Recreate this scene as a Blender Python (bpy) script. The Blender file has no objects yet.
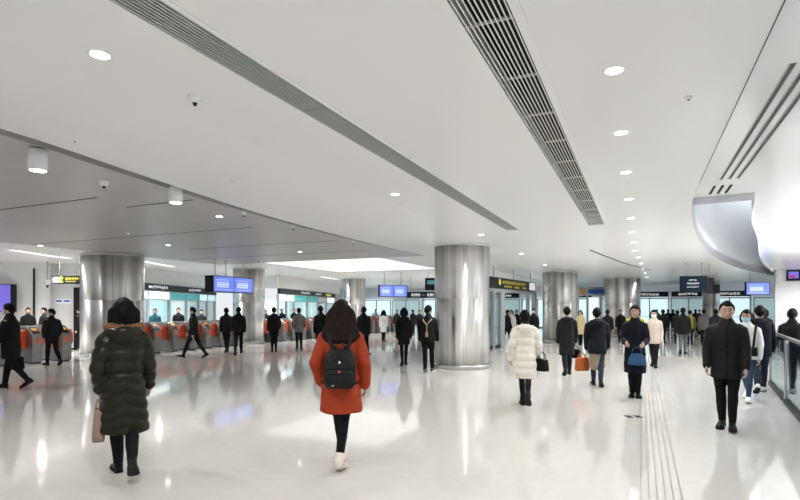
import bpy, bmesh, math, random
import numpy as np
from mathutils import Vector, Matrix
C = bpy.context.scene.collection
PI = math.pi
rnd = random.Random(7)
F, CAM_H, HZ = 533.33, 1.65, 308.0
YAW = math.atan(241 / F)
cy, sy = math.cos(YAW), math.sin(YAW)
ORD = ['first','second','third','fourth','fifth','sixth','seventh','eighth','ninth','tenth','eleventh','twelfth','thirteenth',
       'fourteenth','fifteenth','sixteenth','seventeenth','eighteenth','nineteenth','twentieth','twenty-first','twenty-second',
       'twenty-third','twenty-fourth','twenty-fifth','twenty-sixth','twenty-seventh','twenty-eighth','twenty-ninth','thirtieth',
       'thirty-first','thirty-second','thirty-third','thirty-fourth']

def spot(u, d):                       # floor position of a thing seen in column u at depth d
    l = (u - 400) / F * d
    return (cy*l - sy*d, sy*l + cy*d)
def depth(v):                         # depth of a floor contact seen in row v
    return F * CAM_H / (v - HZ)
def at(u, v, z):                      # point of height z seen at u, v
    d = F * (CAM_H - z) / (v - HZ)
    x, y = spot(u, d)
    return (x, y, z)

# ------------------------------------------------------------------ materials
def mat(name, col, rough=0.5, metal=0.0, emit=0.0, spec=0.5, noise=0.0, nscale=8.0, stretch=(1,1,1), bump=0.0, coat=0.0, sheen=0.0, ecol=None):
    m = bpy.data.materials.new(name); m.use_nodes = True
    nt = m.node_tree; b = nt.nodes['Principled BSDF']
    b.inputs['Base Color'].default_value = (*col, 1)
    b.inputs['Roughness'].default_value = rough
    b.inputs['Metallic'].default_value = metal
    b.inputs['Specular IOR Level'].default_value = spec
    b.inputs['Coat Weight'].default_value = coat
    b.inputs['Sheen Weight'].default_value = sheen
    if emit:
        b.inputs['Emission Color'].default_value = (*(ecol or col), 1)
        b.inputs['Emission Strength'].default_value = emit
    if noise or bump:
        tc = nt.nodes.new('ShaderNodeTexCoord'); mp = nt.nodes.new('ShaderNodeMapping'); nz = nt.nodes.new('ShaderNodeTexNoise')
        mp.inputs['Scale'].default_value = stretch
        nz.inputs['Scale'].default_value = nscale; nz.inputs['Detail'].default_value = 4
        nt.links.new(tc.outputs['Object'], mp.inputs['Vector']); nt.links.new(mp.outputs['Vector'], nz.inputs['Vector'])
        if noise:
            r = nt.nodes.new('ShaderNodeValToRGB')
            r.color_ramp.elements[0].position = 0.3; r.color_ramp.elements[1].position = 0.7
            r.color_ramp.elements[0].color = (*[max(0, c*(1-noise)) for c in col], 1)
            r.color_ramp.elements[1].color = (*[min(1, c*(1+noise)) for c in col], 1)
            nt.links.new(nz.outputs['Fac'], r.inputs['Fac']); nt.links.new(r.outputs['Color'], b.inputs['Base Color'])
        if bump:
            bp = nt.nodes.new('ShaderNodeBump'); bp.inputs['Strength'].default_value = bump; bp.inputs['Distance'].default_value = 0.02
            nt.links.new(nz.outputs['Fac'], bp.inputs['Height']); nt.links.new(bp.outputs['Normal'], b.inputs['Normal'])
    return m

def glass_mat(name, tint=(0.9, 0.96, 0.96), gloss=0.12, rough=0.03):
    m = bpy.data.materials.new(name); m.use_nodes = True
    nt = m.node_tree; nt.nodes.clear()
    o = nt.nodes.new('ShaderNodeOutputMaterial'); t = nt.nodes.new('ShaderNodeBsdfTransparent'); g = nt.nodes.new('ShaderNodeBsdfGlossy')
    x = nt.nodes.new('ShaderNodeMixShader'); f = nt.nodes.new('ShaderNodeLayerWeight')
    f.inputs['Blend'].default_value = 0.3
    k = nt.nodes.new('ShaderNodeMath'); k.operation = 'MULTIPLY_ADD'; k.inputs[1].default_value = .5; k.inputs[2].default_value = gloss*.3
    t.inputs['Color'].default_value = (*tint, 1); g.inputs['Roughness'].default_value = rough
    nt.links.new(f.outputs['Facing'], k.inputs[0]); nt.links.new(k.outputs[0], x.inputs['Fac'])
    nt.links.new(t.outputs[0], x.inputs[1]); nt.links.new(g.outputs[0], x.inputs[2]); nt.links.new(x.outputs[0], o.inputs['Surface'])
    return m

M = {}
M['floor'] = mat('polished stone', (0.60, 0.585, 0.56), 0.065, spec=0.5, noise=0.025, nscale=9)
M['strip'] = mat('tactile groove', (0.30, 0.29, 0.28), 0.3)
M['ceil'] = mat('white ceiling panel', (0.80, 0.80, 0.80), 0.30, spec=0.35)
M['slab'] = mat('gloss white panel', (0.82, 0.83, 0.84), 0.15, spec=0.5)
M['fascia'] = mat('pale grey fascia', (0.72, 0.74, 0.77), 0.9, spec=0.1)
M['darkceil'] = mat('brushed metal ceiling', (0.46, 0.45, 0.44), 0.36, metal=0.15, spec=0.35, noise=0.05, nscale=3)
M['joint'] = mat('joint black', (0.02, 0.02, 0.02), 0.6)
M['black'] = mat('black enamel', (0.010, 0.010, 0.012), 0.4, spec=0.25)
M['ventdark'] = mat('duct black', (0.01, 0.01, 0.01), 0.9)
M['slat'] = mat('slat white', (0.72, 0.72, 0.72), 0.4)
M['slatgrey'] = mat('slat grey', (0.42, 0.42, 0.42), 0.5)
M['white'] = mat('white paint', (0.80, 0.80, 0.80), 0.35)
M['wallgrey'] = mat('pale wall panel', (0.66, 0.67, 0.69), 0.3)
M['steel'] = mat('stainless', (0.55, 0.55, 0.54), 0.28, metal=1.0, noise=0.08, nscale=6, stretch=(1,1,0.2))
M['gatesteel'] = mat('gate steel', (0.27, 0.27, 0.27), 0.35, metal=0.7, noise=0.12, nscale=5)
M['orange'] = mat('orange flap', (0.85, 0.10, 0.02), 0.35)
M['amber'] = mat('amber reader', (0.80, 0.35, 0.08), 0.4)
M['lamp'] = mat('lamp diffuser', (1, 1, 1), 0.5, emit=9.0)
M['lum'] = mat('luminous ceiling', (0.9, 0.9, 0.9), 0.5, emit=0.75)
M['wellglow'] = mat('added_well_glow', (1, 1, 1), 0.5, emit=2.6)  # glow added to the unseen well top to light the fascia
M['glass'] = glass_mat('clear glass')
M['railglass'] = glass_mat('balustrade glass', (0.72, 0.80, 0.82), 0.2)
M['litwhite'] = mat('lit shop white', (0.84, 0.95, 0.98), 0.5, emit=0.85)
M['litteal'] = mat('lit teal', (0.07, 0.36, 0.38), 0.5, emit=0.3)
M['paleteal'] = mat('lit pale teal', (0.55, 0.76, 0.80), 0.5, emit=0.6)
M['added_strip'] = mat('added_strip_glow', (1, 1, 1), 0.5, emit=1.2)
M['slotgrey'] = mat('slot grey', (0.06, 0.06, 0.065), 0.6)
M['fargrey'] = mat('far glass glow', (0.58, 0.70, 0.72), 0.5, emit=0.42)
M['posterwhite'] = mat('poster white', (0.9, 0.92, 0.92), 0.5, emit=0.4)
M['tealink'] = mat('poster teal ink', (0.10, 0.38, 0.42), 0.5, emit=0.1)
M['screenblue'] = mat('screen blue', (0.16, 0.24, 0.80), 0.3, emit=0.65)
M['screenpale'] = mat('screen pale', (0.60, 0.68, 1.0), 0.3, emit=0.65)
M['screenviolet'] = mat('screen violet', (0.20, 0.16, 0.75), 0.3, emit=0.35)
M['screenoff'] = mat('screen navy', (0.006, 0.016, 0.035), 0.35, emit=0.25, spec=0.15)
M['inkwhite'] = mat('lettering white', (0.9, 0.9, 0.9), 0.5, emit=0.4)
M['inkyellow'] = mat('lettering yellow', (0.75, 0.60, 0.06), 0.5, emit=0.25)
M['inkred'] = mat('mark red', (0.75, 0.03, 0.04), 0.5)
M['inkblue'] = mat('mark blue', (0.03, 0.16, 0.60), 0.5)
M['signdark'] = mat('sign black green', (0.010, 0.020, 0.022), 0.4, spec=0.2)
M['frame'] = mat('grey frame', (0.42, 0.45, 0.47), 0.35, metal=0.5)
M['skin'] = mat('skin', (0.47, 0.30, 0.23), 0.55, spec=0.25)
M['hair'] = mat('black hair', (0.0045, 0.004, 0.004), 0.6, spec=0.12, noise=0.4, nscale=40, stretch=(1,1,0.15), bump=0.4)
M['hairbrown'] = mat('dark brown hair', (0.013, 0.0065, 0.005), 0.6, spec=0.12, noise=0.4, nscale=40, stretch=(1,1,0.15), bump=0.4)
M['eyewhite'] = mat('eye white', (0.8, 0.8, 0.8), 0.3)
M['iris'] = mat('iris', (0.02, 0.012, 0.01), 0.2)
M['lip'] = mat('lips', (0.42, 0.13, 0.11), 0.45)
M['fur'] = mat('brown fur', (0.22, 0.105, 0.045), 0.9, noise=0.6, nscale=60, bump=0.9)
M['mask'] = mat('face mask', (0.38, 0.62, 0.78), 0.8)
M['maskwhite'] = mat('white face mask', (0.75, 0.78, 0.80), 0.8)
_cl = {}
def cloth(col, rough=0.75, bump=0.25, sheen=0.0):
    k = (tuple(col), rough, bump)
    if k not in _cl:
        _cl[k] = mat('fabric %d' % len(_cl), col, rough, noise=0.07, nscale=25, bump=bump, sheen=sheen, spec=0.18)
    return _cl[k]

def pillar_mat():
    m = bpy.data.materials.new('brushed steel pillar'); m.use_nodes = True
    nt = m.node_tree; b = nt.nodes['Principled BSDF']
    b.inputs['Metallic'].default_value = 1.0; b.inputs['Roughness'].default_value = .30
    tc = nt.nodes.new('ShaderNodeTexCoord'); mp = nt.nodes.new('ShaderNodeMapping'); mp.inputs['Scale'].default_value = (1, 1, 0.02)
    nz = nt.nodes.new('ShaderNodeTexNoise'); nz.inputs['Scale'].default_value = 3.0; nz.inputs['Detail'].default_value = 5
    nt.links.new(tc.outputs['Object'], mp.inputs[0]); nt.links.new(mp.outputs[0], nz.inputs['Vector'])
    r = nt.nodes.new('ShaderNodeValToRGB'); r.color_ramp.elements[0].position = .35; r.color_ramp.elements[1].position = .65
    r.color_ramp.elements[0].color = (.30, .30, .30, 1); r.color_ramp.elements[1].color = (.92, .91, .90, 1)  # tone streaks painted in to imitate stretched reflections on the steel
    nt.links.new(nz.outputs['Fac'], r.inputs['Fac']); nt.links.new(r.outputs['Color'], b.inputs['Base Color'])
    tg = nt.nodes.new('ShaderNodeTangent'); tg.direction_type = 'RADIAL'; tg.axis = 'Z'
    nt.links.new(tg.outputs[0], b.inputs['Tangent'])
    b.inputs['Anisotropic'].default_value = 0.92; b.inputs['Anisotropic Rotation'].default_value = ANIROT
    return m
ANIROT = 0.25
M['pillar'] = pillar_mat()

# ------------------------------------------------------------------ mesh helpers
class MB:
    def __init__(s): s.v = []; s.f = []
    def add(s, vs, fs):
        n = len(s.v); s.v += [tuple(p) for p in vs]; s.f += [[i+n for i in f] for f in fs]; return s
    def box(s, x0, x1, y0, y1, z0, z1, mtx=None):
        vs = [Vector((x, y, z)) for x in (x0, x1) for y in (y0, y1) for z in (z0, z1)]
        if mtx is not None: vs = [mtx @ p for p in vs]
        return s.add(vs, [(0,1,3,2),(4,6,7,5),(0,4,5,1),(2,3,7,6),(0,2,6,4),(1,5,7,3)])
    def lathe(s, prof, n=48, c=(0,0,0)):          # prof: (r, z) list, closed top and bottom
        vs = []; fs = []
        for r, z in prof:
            vs += [(c[0]+r*math.cos(2*PI*i/n), c[1]+r*math.sin(2*PI*i/n), c[2]+z) for i in range(n)]
        for k in range(len(prof)-1):
            for i in range(n):
                j = (i+1) % n; fs.append((k*n+i, k*n+j, (k+1)*n+j, (k+1)*n+i))
        fs.append(tuple(reversed(range(n)))); fs.append(tuple(range((len(prof)-1)*n, len(prof)*n)))
        return s.add(vs, fs)
    def tube(s, pts, radii, n=10, ref=(1,0,0)):
        v, f = tube(pts, radii, n, ref); return s.add(v, f)
    def prism(s, poly, a, b, axis='z'):           # extrude 2-D polygon between a and b
        n = len(poly)
        def mk(p, t): return {'z': (p[0], p[1], t), 'y': (p[0], t, p[1]), 'x': (t, p[0], p[1])}[axis]
        vs = [mk(p, a) for p in poly] + [mk(p, b) for p in poly]
        return s.add(vs, [tuple(range(n)), tuple(reversed(range(n, 2*n)))] + [(i, (i+1) % n, n+(i+1) % n, n+i) for i in range(n)])
    def build(s, name, m, parent=None, smooth=False, loc=None, bevel=0.0):
        me = bpy.data.meshes.new(name); me.from_pydata(s.v, [], s.f)
        bm = bmesh.new(); bm.from_mesh(me); bmesh.ops.recalc_face_normals(bm, faces=bm.faces)
        if bevel:
            bmesh.ops.bevel(bm, geom=[e for e in bm.edges if e.calc_face_angle(0) > 0.6], offset=bevel, segments=2, affect='EDGES', profile=0.5)
        bm.to_mesh(me); bm.free()
        if smooth: me.polygons.foreach_set('use_smooth', [True]*len(me.polygons))
        me.materials.append(m)
        o = bpy.data.objects.new(name, me); C.objects.link(o)
        if parent: o.parent = parent
        if loc: o.location = loc
        return o

def tube(pts, radii, n=12, ref=(1,0,0)):
    """closed tapered tube; a radius is r or (a, b): a along ref's side, b across"""
    pts = [np.array(p, float) for p in pts]; ref = np.array(ref, float); V = []; Fc = []
    R = [r if isinstance(r, (tuple, list)) else (r, r) for r in radii]
    tang = []
    for i in range(len(pts)):
        t = pts[min(i+1, len(pts)-1)] - pts[max(i-1, 0)]; tang.append(t/(np.linalg.norm(t)+1e-9))
    def ring(p, t, a, b):
        x = ref - t*np.dot(ref, t)
        if np.linalg.norm(x) < 0.1: x = np.array((0,1.0,0)) - t*t[1]
        x /= np.linalg.norm(x); y = np.cross(t, x)
        for k in range(n):
            q = 2*PI*k/n; V.append(tuple(p + x*a*math.cos(q) + y*b*math.sin(q)))
    e = min(R[0])*0.6; ring(pts[0]-tang[0]*e, tang[0], R[0][0]*.6, R[0][1]*.6)
    for p, t, r in zip(pts, tang, R): ring(p, t, *r)
    e = min(R[-1])*0.6; ring(pts[-1]+tang[-1]*e, tang[-1], R[-1][0]*.6, R[-1][1]*.6)
    k = len(pts)+2
    for i in range(k-1):
        for j in range(n):
            q = (j+1) % n; Fc.append((i*n+j, i*n+q, (i+1)*n+q, (i+1)*n+j))
    Fc.append(tuple(reversed(range(n)))); Fc.append(tuple(range((k-1)*n, k*n)))
    return V, Fc

def ellipsoid(c, r, nu=20, nv=14, fn=None):
    V = [(0,0,1)]; Fc = []
    for i in range(1, nv):
        t = PI*i/nv
        for j in range(nu):
            q = 2*PI*j/nu; V.append((math.sin(t)*math.cos(q), math.sin(t)*math.sin(q), math.cos(t)))
    V.append((0,0,-1))
    for j in range(nu): Fc.append((0, 1+j, 1+(j+1) % nu))
    for i in range(nv-2):
        for j in range(nu):
            a = 1+i*nu+j; b = 1+i*nu+(j+1) % nu; Fc.append((a, a+nu, b+nu, b))
    L = len(V)-1
    for j in range(nu): Fc.append((L, L-nu+(j+1) % nu, L-nu+j))
    out = []
    for p in V:
        q = fn(p) if fn else (p[0]*r[0], p[1]*r[1], p[2]*r[2])
        out.append((c[0]+q[0], c[1]+q[1], c[2]+q[2]))
    return out, Fc

TMP = bpy.data.scenes.new('workbench')
def bench():
    with bpy.context.temp_override(scene=TMP, view_layer=TMP.view_layers[0]):
        dg = bpy.context.evaluated_depsgraph_get()
    dg.update(); return dg
def fold_noise(co, seed, freq):
    r = np.random.RandomState(seed); out = np.zeros(len(co)); w = co.copy()
    for k in range(7):
        d = r.normal(size=3); d /= np.linalg.norm(d); f = freq*(0.6+1.5*r.rand())
        out += np.sin(w @ (d*f) + r.rand()*6.28 + 1.3*np.sin(w @ (r.normal(size=3)*freq*0.4)))
    return out/7
def fuse(name, shapes, voxel, m, parent, smooth=3, fold=0.0, freq=20, seed=1, fn=None):
    """unite overlapping closed shapes into ONE continuous surface"""
    v = []; f = []
    for vs, fs in shapes:
        n = len(v); v += list(vs); f += [[i+n for i in q] for q in fs]
    me = bpy.data.meshes.new('tmp'); me.from_pydata(v, [], f)
    bm = bmesh.new(); bm.from_mesh(me); bmesh.ops.recalc_face_normals(bm, faces=bm.faces); bm.to_mesh(me); bm.free()
    o = bpy.data.objects.new('tmp', me); TMP.collection.objects.link(o)
    md = o.modifiers.new('r', 'REMESH'); md.mode = 'VOXEL'; md.voxel_size = voxel; md.use_smooth_shade = True
    if smooth:
        ms = o.modifiers.new('s', 'SMOOTH'); ms.factor = 0.5; ms.iterations = smooth
    dg = bench()
    new = bpy.data.meshes.new_from_object(o.evaluated_get(dg))
    bpy.data.objects.remove(o); bpy.data.meshes.remove(me)
    new.name = name
    n = len(new.vertices); co = np.zeros(n*3); new.vertices.foreach_get('co', co); co = co.reshape(-1, 3)
    if fold:
        no = np.zeros(n*3); new.vertices.foreach_get('normal', no); no = no.reshape(-1, 3)
        co = co + no*(fold*fold_noise(co, seed, freq))[:, None]
    if fn is not None: co = fn(co)
    new.vertices.foreach_set('co', co.ravel()); new.update()
    new.polygons.foreach_set('use_smooth', [True]*len(new.polygons))
    new.materials.clear(); new.materials.append(m)
    ob = bpy.data.objects.new(name, new); C.objects.link(ob)
    if parent: ob.parent = parent
    return ob

# ------------------------------------------------------------------ object helpers
def thing(name, label, cat, loc=(0,0,0), rz=0.0, group=None):
    o = bpy.data.objects.new(name, None); C.objects.link(o); o.empty_display_size = 0.1
    o.location = loc; o.rotation_euler = (0, 0, rz); tag(o, label, cat, group); return o
def tag(o, label, cat, group=None):
    o['label'] = label; o['category'] = cat; o['kind'] = 'thing'
    if group: o['group'] = group
    return o
def struct(o, label=None, cat=None):
    o['kind'] = 'structure'
    if label: o['label'] = label
    if cat: o['category'] = cat
    return o
def dup(root, loc, rz, label, group=None):
    r = root.copy(); C.objects.link(r); r.location = loc; r.rotation_euler = (0, 0, rz); r['label'] = label
    if group: r['group'] = group
    for ch in list(root.children):
        c = ch.copy(); C.objects.link(c); c.parent = r
        for g in list(ch.children):
            d = g.copy(); C.objects.link(d); d.parent = c
    return r
def glyphs(mb, x0, x1, z0, z1, y, n, seed):        # rows of small strokes, written on the plane y
    r = random.Random(seed); w = (x1-x0)/n; h = z1-z0; t = h*0.13
    for i in range(n):
        a = x0+w*i+w*.1; b = x0+w*(i+1)-w*.1
        for q in r.sample([0, .28, .55, .86], 3): mb.box(a, b, y-.004, y, z0+h*q, z0+h*q+t)
        for q in r.sample([0, .42, .85], 2): mb.box(a+(b-a)*q, a+(b-a)*q+t, y-.004, y, z0+h*r.choice([0, .2]), z1)
# ------------------------------------------------------------------ people
def rotv(p, c, ang):
    x, y = p[0]-c[0], p[1]-c[1]; q, w = math.cos(ang), math.sin(ang)
    return (c[0]+x*q-y*w, c[1]+x*w+y*q, p[2])

def skeleton(h, legs, arms, female, lean, narrow=0):
    J = {}; hx = .05*h
    for s, S in ((-1, 'L'), (1, 'R')):
        a, k = [math.radians(t) for t in legs[S]]
        hip = np.array((s*hx, 0, .53*h))
        knee = hip + .245*h*np.array((-s*(narrow+(.05 if female else .03)), math.sin(a), -math.cos(a)))
        ank = knee + .245*h*np.array((-s*(narrow+(.04 if female else .02)), math.sin(a-k), -math.cos(a-k)))
        p = 0.75*(a-k) if abs(a-k) > .08 else 0.0
        fx = np.array((s*.12, math.cos(p), math.sin(p))); fu = np.array((0, -math.sin(p), math.cos(p)))
        J[S+'hip'], J[S+'knee'], J[S+'ank'], J[S+'fx'], J[S+'fu'] = hip, knee, ank, fx, fu
    lo = min(min((J[S+'ank']+J[S+'fx']*t*h-J[S+'fu']*.04*h)[2] for t in (-.035, .11)) for S in 'LR')
    for S in 'LR':
        for n in ('hip', 'knee', 'ank'): J[S+n] = J[S+n] - np.array((0, 0, lo))
    J['drop'] = lo
    sx = (.088 if female else .098)*h
    for s, S in ((-1, 'L'), (1, 'R')):
        sw, fl, ab, inn = [math.radians(t) for t in arms[S]]
        sh = np.array((s*sx, 0, .800*h-lo))
        sh[1] += math.tan(lean)*.28*h
        u = np.array((s*math.sin(ab), math.sin(sw)*math.cos(ab), -math.cos(sw)*math.cos(ab)))
        e = sh + u*.175*h
        t = sw+fl
        fd = np.array((s*math.sin(ab)*.5, math.sin(t), -math.cos(t)))
        fd = fd*math.cos(inn) + np.array((-s, .25, 0))*math.sin(inn)
        fd /= np.linalg.norm(fd)
        J[S+'sh'], J[S+'el'], J[S+'wr'], J[S+'fd'] = sh, e, e+fd*.148*h, fd
    return J

def hand_shapes(w, d, s, h, curl):
    n = np.array((-s, 0, 0.0)); n = n - d*np.dot(n, d)
    if np.linalg.norm(n) < .3: n = np.array((0, 0, -1.0)) - d*(-d[2])
    n /= np.linalg.norm(n)
    t = np.cross(d, n)
    if t[1]+.2*t[2] < 0: t = -t
    out = [tube([w-d*.01*h, w+d*.012*h, w+d*.035*h, w+d*.05*h], [(.013*h, .012*h), (.019*h, .0115*h), (.0235*h, .0115*h), (.022*h, .009*h)], 12, tuple(t))]
    for i, (o, L) in enumerate(((.0175, .040), (.006, .046), (-.006, .043), (-.0175, .034))):
        b = w + d*.046*h + t*o*h; pts = [b-d*.01*h, b]; a = math.radians(curl*.5); tt = t*(o*2.5)
        for q, l in enumerate((.44, .32, .24)):
            pts.append(pts[-1] + (d*math.cos(a)+n*math.sin(a)+tt)*L*l*h); a += math.radians(curl*(.9 if q == 0 else .6))
        out.append(tube(pts, [.0056*h, .0056*h, .0053*h, .0049*h, .0043*h], 8, tuple(n)))
    b = w + d*.008*h + t*.012*h
    p1 = b + (d*.6+t*.55+n*.25)*.03*h; p2 = p1 + (d*.85+t*.1+n*.35)*.022*h
    out.append(tube([b, p1, p2], [.0075*h, .0062*h, .0048*h], 8, tuple(n)))
    return out

def head_fn(w, d, hh):
    def fn(p):
        x, y, z = p; q = [x*w, y*d, z*hh]
        if z < 0:
            t = -z; q[0] *= 1-.30*t**1.3
            q[1] *= (1-.10*t) if y > 0 else (1-.42*t)
            if y > 0: q[2] *= 1+.05*y
        if y > 0.3:
            for sx in (-.40, .40):
                g = math.exp(-((x-sx)/.2)**2-((z-.06)/.16)**2); q[1] -= .10*d*g
            q[1] += .05*d*math.exp(-((z-.24)/.12)**2)*math.exp(-(x/.6)**2)
            q[1] += .06*d*math.exp(-((z+.52)/.1)**2)*math.exp(-(x/.28)**2)
            q[1] += .06*d*math.exp(-((z+.88)/.14)**2)*math.exp(-(x/.3)**2)
        return q
    return fn

def make_person(spec):
    h = spec['h']; female = spec.get('f', False); vox = spec.get('vox', .012); face = spec.get('face', False)
    top = spec.get('top', (.015, .015, .017)); pants = spec.get('pants', (.0045, .0045, .0055)); shoe = spec.get('shoe', (.006, .006, .006))
    style = spec.get('style', 'jacket'); hairst = spec.get('hair', 'short'); seed = spec['seed']
    lean = math.radians(spec.get('lean', 2))
    legs = spec.get('legs', {'L': (4, 6), 'R': (-4, 6)})
    arms = spec.get('arms', {'L': (-4, 14, 9, 4), 'R': (6, 14, 9, 4)})
    J = skeleton(h, legs, arms, female, lean, spec.get('narrow', 0))
    lo = J['drop']
    R = thing('person', spec['label'], 'person', (spec['x'], spec['y'], 0), spec['rz'], spec.get('group'))
    def zz(t): return t*h-lo
    def yy(t): return math.tan(lean)*max(0, t-.53)*h
    turn = math.radians(spec.get('turn', 0))
    hc = np.array((0, yy(.93)+.012*h, zz(.930))); hw, hd, hh = .050*h, .060*h, .070*h
    # --- the body: one continuous surface with head, hands and legs
    S = []
    prof = [(.47,.07,.05),(.53,.088,.062),(.60,.077,.056),(.68,.083,.062),(.75,.098,.064),(.80,.095,.052),(.835,.05,.04)]
    S.append(tube([(0, yy(z), zz(z)) for z, a, b in prof], [(a*h*.93, b*h*.9) for z, a, b in prof], 20))
    S.append(tube([(0, yy(.81), zz(.81)), (0, yy(.86)+.003*h, zz(.86)), (0, hc[1]-.01*h, zz(.905))], [.036*h, .031*h, .033*h], 14))
    HS = [ellipsoid(hc, None, 28, 22, head_fn(hw, hd, hh))]
    fy = hc[1]
    HS.append(tube([(0, fy+hd*.88, hc[2]+.10*hh), (0, fy+hd*1.0, hc[2]-.1*hh), (0, fy+hd*1.10, hc[2]-.25*hh), (0, fy+hd*.93, hc[2]-.31*hh)],
                   [.0055*h, .007*h, .0085*h, .007*h], 10))
    for s in (-1, 1):
        HS.append(ellipsoid((s*hw*1.0, fy-.1*hd, hc[2]-.06*hh), (.006*h, .012*h, .019*h), 10, 8))
    HS = [([rotv(p, hc, turn) for p in v], f) for v, f in HS]
    S += HS
    for s, q in ((-1, 'L'), (1, 'R')):
        a, b, w, d = J[q+'sh'], J[q+'el'], J[q+'wr'], J[q+'fd']
        S.append(tube([a, (a+b)/2, b, b+(w-b)*.3, w+d*.01*h], [.031*h, .027*h, .023*h, .024*h, .0145*h], 12))
        S += hand_shapes(w, d, s, h, spec.get('curl', {}).get(q, 34))
        hp, kn, an, fx, fu = J[q+'hip'], J[q+'knee'], J[q+'ank'], J[q+'fx'], J[q+'fu']
        S.append(tube([hp, hp*.5+kn*.5, kn, kn+(an-kn)*.3, an], [.036*h, .031*h, .023*h, .023*h, .017*h], 12))
        S.append(tube([an-fx*.02*h-fu*.018*h, an+fx*.04*h-fu*.018*h, an+fx*.09*h-fu*.026*h], [.02*h, .022*h, .014*h], 10))
    fuse('body', S, min(vox, spec.get('bvox', vox*.6)), spec.get('skin', M['skin']), R, smooth=2)
    hm = M['hairbrown'] if spec.get('brown') else M['hair']
    # --- hair
    HH = []
    low_f, low_s, low_b = (.56 if hairst == 'short' else .50), (.06 if hairst == 'short' else -.55), (-.62 if hairst == 'short' else -.85)
    nu = 28; V = []; Fc = []; K = 9
    for k in range(K+2):
        for j in range(nu):
            q = 2*PI*j/nu; x, y = math.sin(q), math.cos(q)       # y=1 is the forehead
            lim = low_f+.05*math.sin(q*5+seed)+.05*x if y > .62 else (low_s + (low_f-low_s)*max(0, (y-.25)/.37)**.7 if y > .25 else (low_s if y > -.2 else low_s+(low_b-low_s)*(-y-.2)/.8))
            t0 = math.acos(max(-1, min(1, lim))); t = t0*min(k, K)/K + .001
            g = (1.16 if hairst == 'short' else 1.16)*(1+.06*(spec.get('vol', 0)))+ .02*math.sin(q*7+seed)+.02*math.sin(q*3+k+seed)
            if k == K: g -= .02
            if k == K+1: g = .80
            p = head_fn(hw, hd, hh)((x*math.sin(t), y*math.sin(t), math.cos(t)))
            V.append((p[0]*g, hc[1]+p[1]*g*(1.0 if p[1] > 0 else 1.04), hc[2]+p[2]*g*(1.03 if p[2] < 0 else 1.07)))
        V[-nu:] = [rotv(p, hc, turn) for p in V[-nu:]]
    for k in range(K+1):
        for j in range(nu):
            q = (j+1) % nu; Fc.append((k*nu+j, k*nu+q, (k+1)*nu+q, (k+1)*nu+j))
    Fc.append(tuple(range(nu))); Fc.append(tuple(reversed(range((K+1)*nu, (K+2)*nu))))
    HH.append((V, Fc))
    if hairst in ('long', 'bob', 'pony'):
        zb = {'long': .775, 'bob': .865, 'pony': .86}[hairst]
        zs = np.linspace(.972, zb, 7)
        W = {'long': [.064,.083,.086,.089,.098,.109,.086], 'bob': [.056,.070,.072,.073,.073,.071,.058], 'pony': [.044,.048,.046,.042,.036,.03,.025]}[hairst]
        back = spec.get('hairback', .0)
        pts = [(0, hc[1]-.022*h-.012*h*(i/6)-back*h*(i/6), zz(z)) for i, z in enumerate(zs)]
        v, f = tube(pts, [(w*h*spec.get('hairw', 1), (.040 if i < 5 else .034)*h) for i, w in enumerate(W)], 24)
        HH.append(([rotv(p, hc, turn) for p in v], f))
        if hairst == 'pony':
            HH.append(tube([(.0, hc[1]-.055*h, zz(.90)), (.012*h, hc[1]-.085*h, zz(.87)), (.02*h, hc[1]-.092*h, zz(.82)), (.024*h, hc[1]-.088*h, zz(.775))],
                           [.016*h, .019*h, .016*h, .007*h], 10))
    fuse('hair', HH, max(.006, vox*.6), hm, R, smooth=1, fold=.004 if hairst != 'short' else .002, freq=55, seed=seed)
    # --- face
    def onface(x, z, out):
        d = math.sqrt(max(0.02, 1-x*x-z*z)); p = head_fn(hw, hd, hh)((x, d, z))
        return (p[0], hc[1]+p[1]+out, hc[2]+p[2])
    if face:
        for s in (-1, 1):
            c = onface(s*.40, .06, .0012*h); mb = MB()
            mb.add(*[(lambda vf: [rotv(p, hc, turn) for p in vf])(ellipsoid(c, (.0098*h, .004*h, .0052*h), 12, 8)[0]), ellipsoid(c, (1,1,1), 12, 8)[1]])
            e = mb.build('eye', M['eyewhite'], R, True)
            c2 = (c[0], c[1]+.0028*h, c[2]); mb = MB()
            mb.add([rotv(p, hc, turn) for p in ellipsoid(c2, (.0052*h, .002*h, .0052*h), 10, 6)[0]], ellipsoid(c2, (1,1,1), 10, 6)[1])
            mb.build('iris', M['iris'], e, True)
            pts = [rotv(onface(s*x, z, .001*h), hc, turn) for x, z in ((.18, .25), (.38, .29), (.60, .24))]
            MB().tube(pts, [.0024*h, .0032*h, .002*h], 6).build('eyebrow', M['hair'], R, True)
        if not spec.get('mask'):
            pts = [rotv(onface(x, -.52, .0015*h), hc, turn) for x in (-.26, -.1, 0, .1, .26)]
            MB().tube(pts, [.0016*h, .0036*h, .0034*h, .0036*h, .0016*h], 8).build('lips', M['lip'], R, True)
    if spec.get('mask'):
        V = []; Fc = []; nx, nz = 13, 9
        for lay in (1.05, 1.11):
            for i in range(nz):
                for j in range(nx):
                    az = math.radians(-62+124*j/(nx-1)); z = -.10-.82*i/(nz-1); r = math.sqrt(max(.05, 1-min(.9, z*z)))
                    p = head_fn(hw, hd, hh)((math.sin(az)*r, math.cos(az)*r, z))
                    g = lay + .10*math.exp(-(az/.35)**2)*math.exp(-((i-2)/2.5)**2)
                    V.append(rotv((p[0]*lay, hc[1]+p[1]*g, hc[2]+p[2]*1.02), hc, turn))
        N = nx*nz
        for i in range(nz-1):
            for j in range(nx-1):
                a = i*nx+j; Fc.append((a, a+1, a+nx+1, a+nx)); Fc.append((N+a, N+a+nx, N+a+nx+1, N+a+1))
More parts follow.
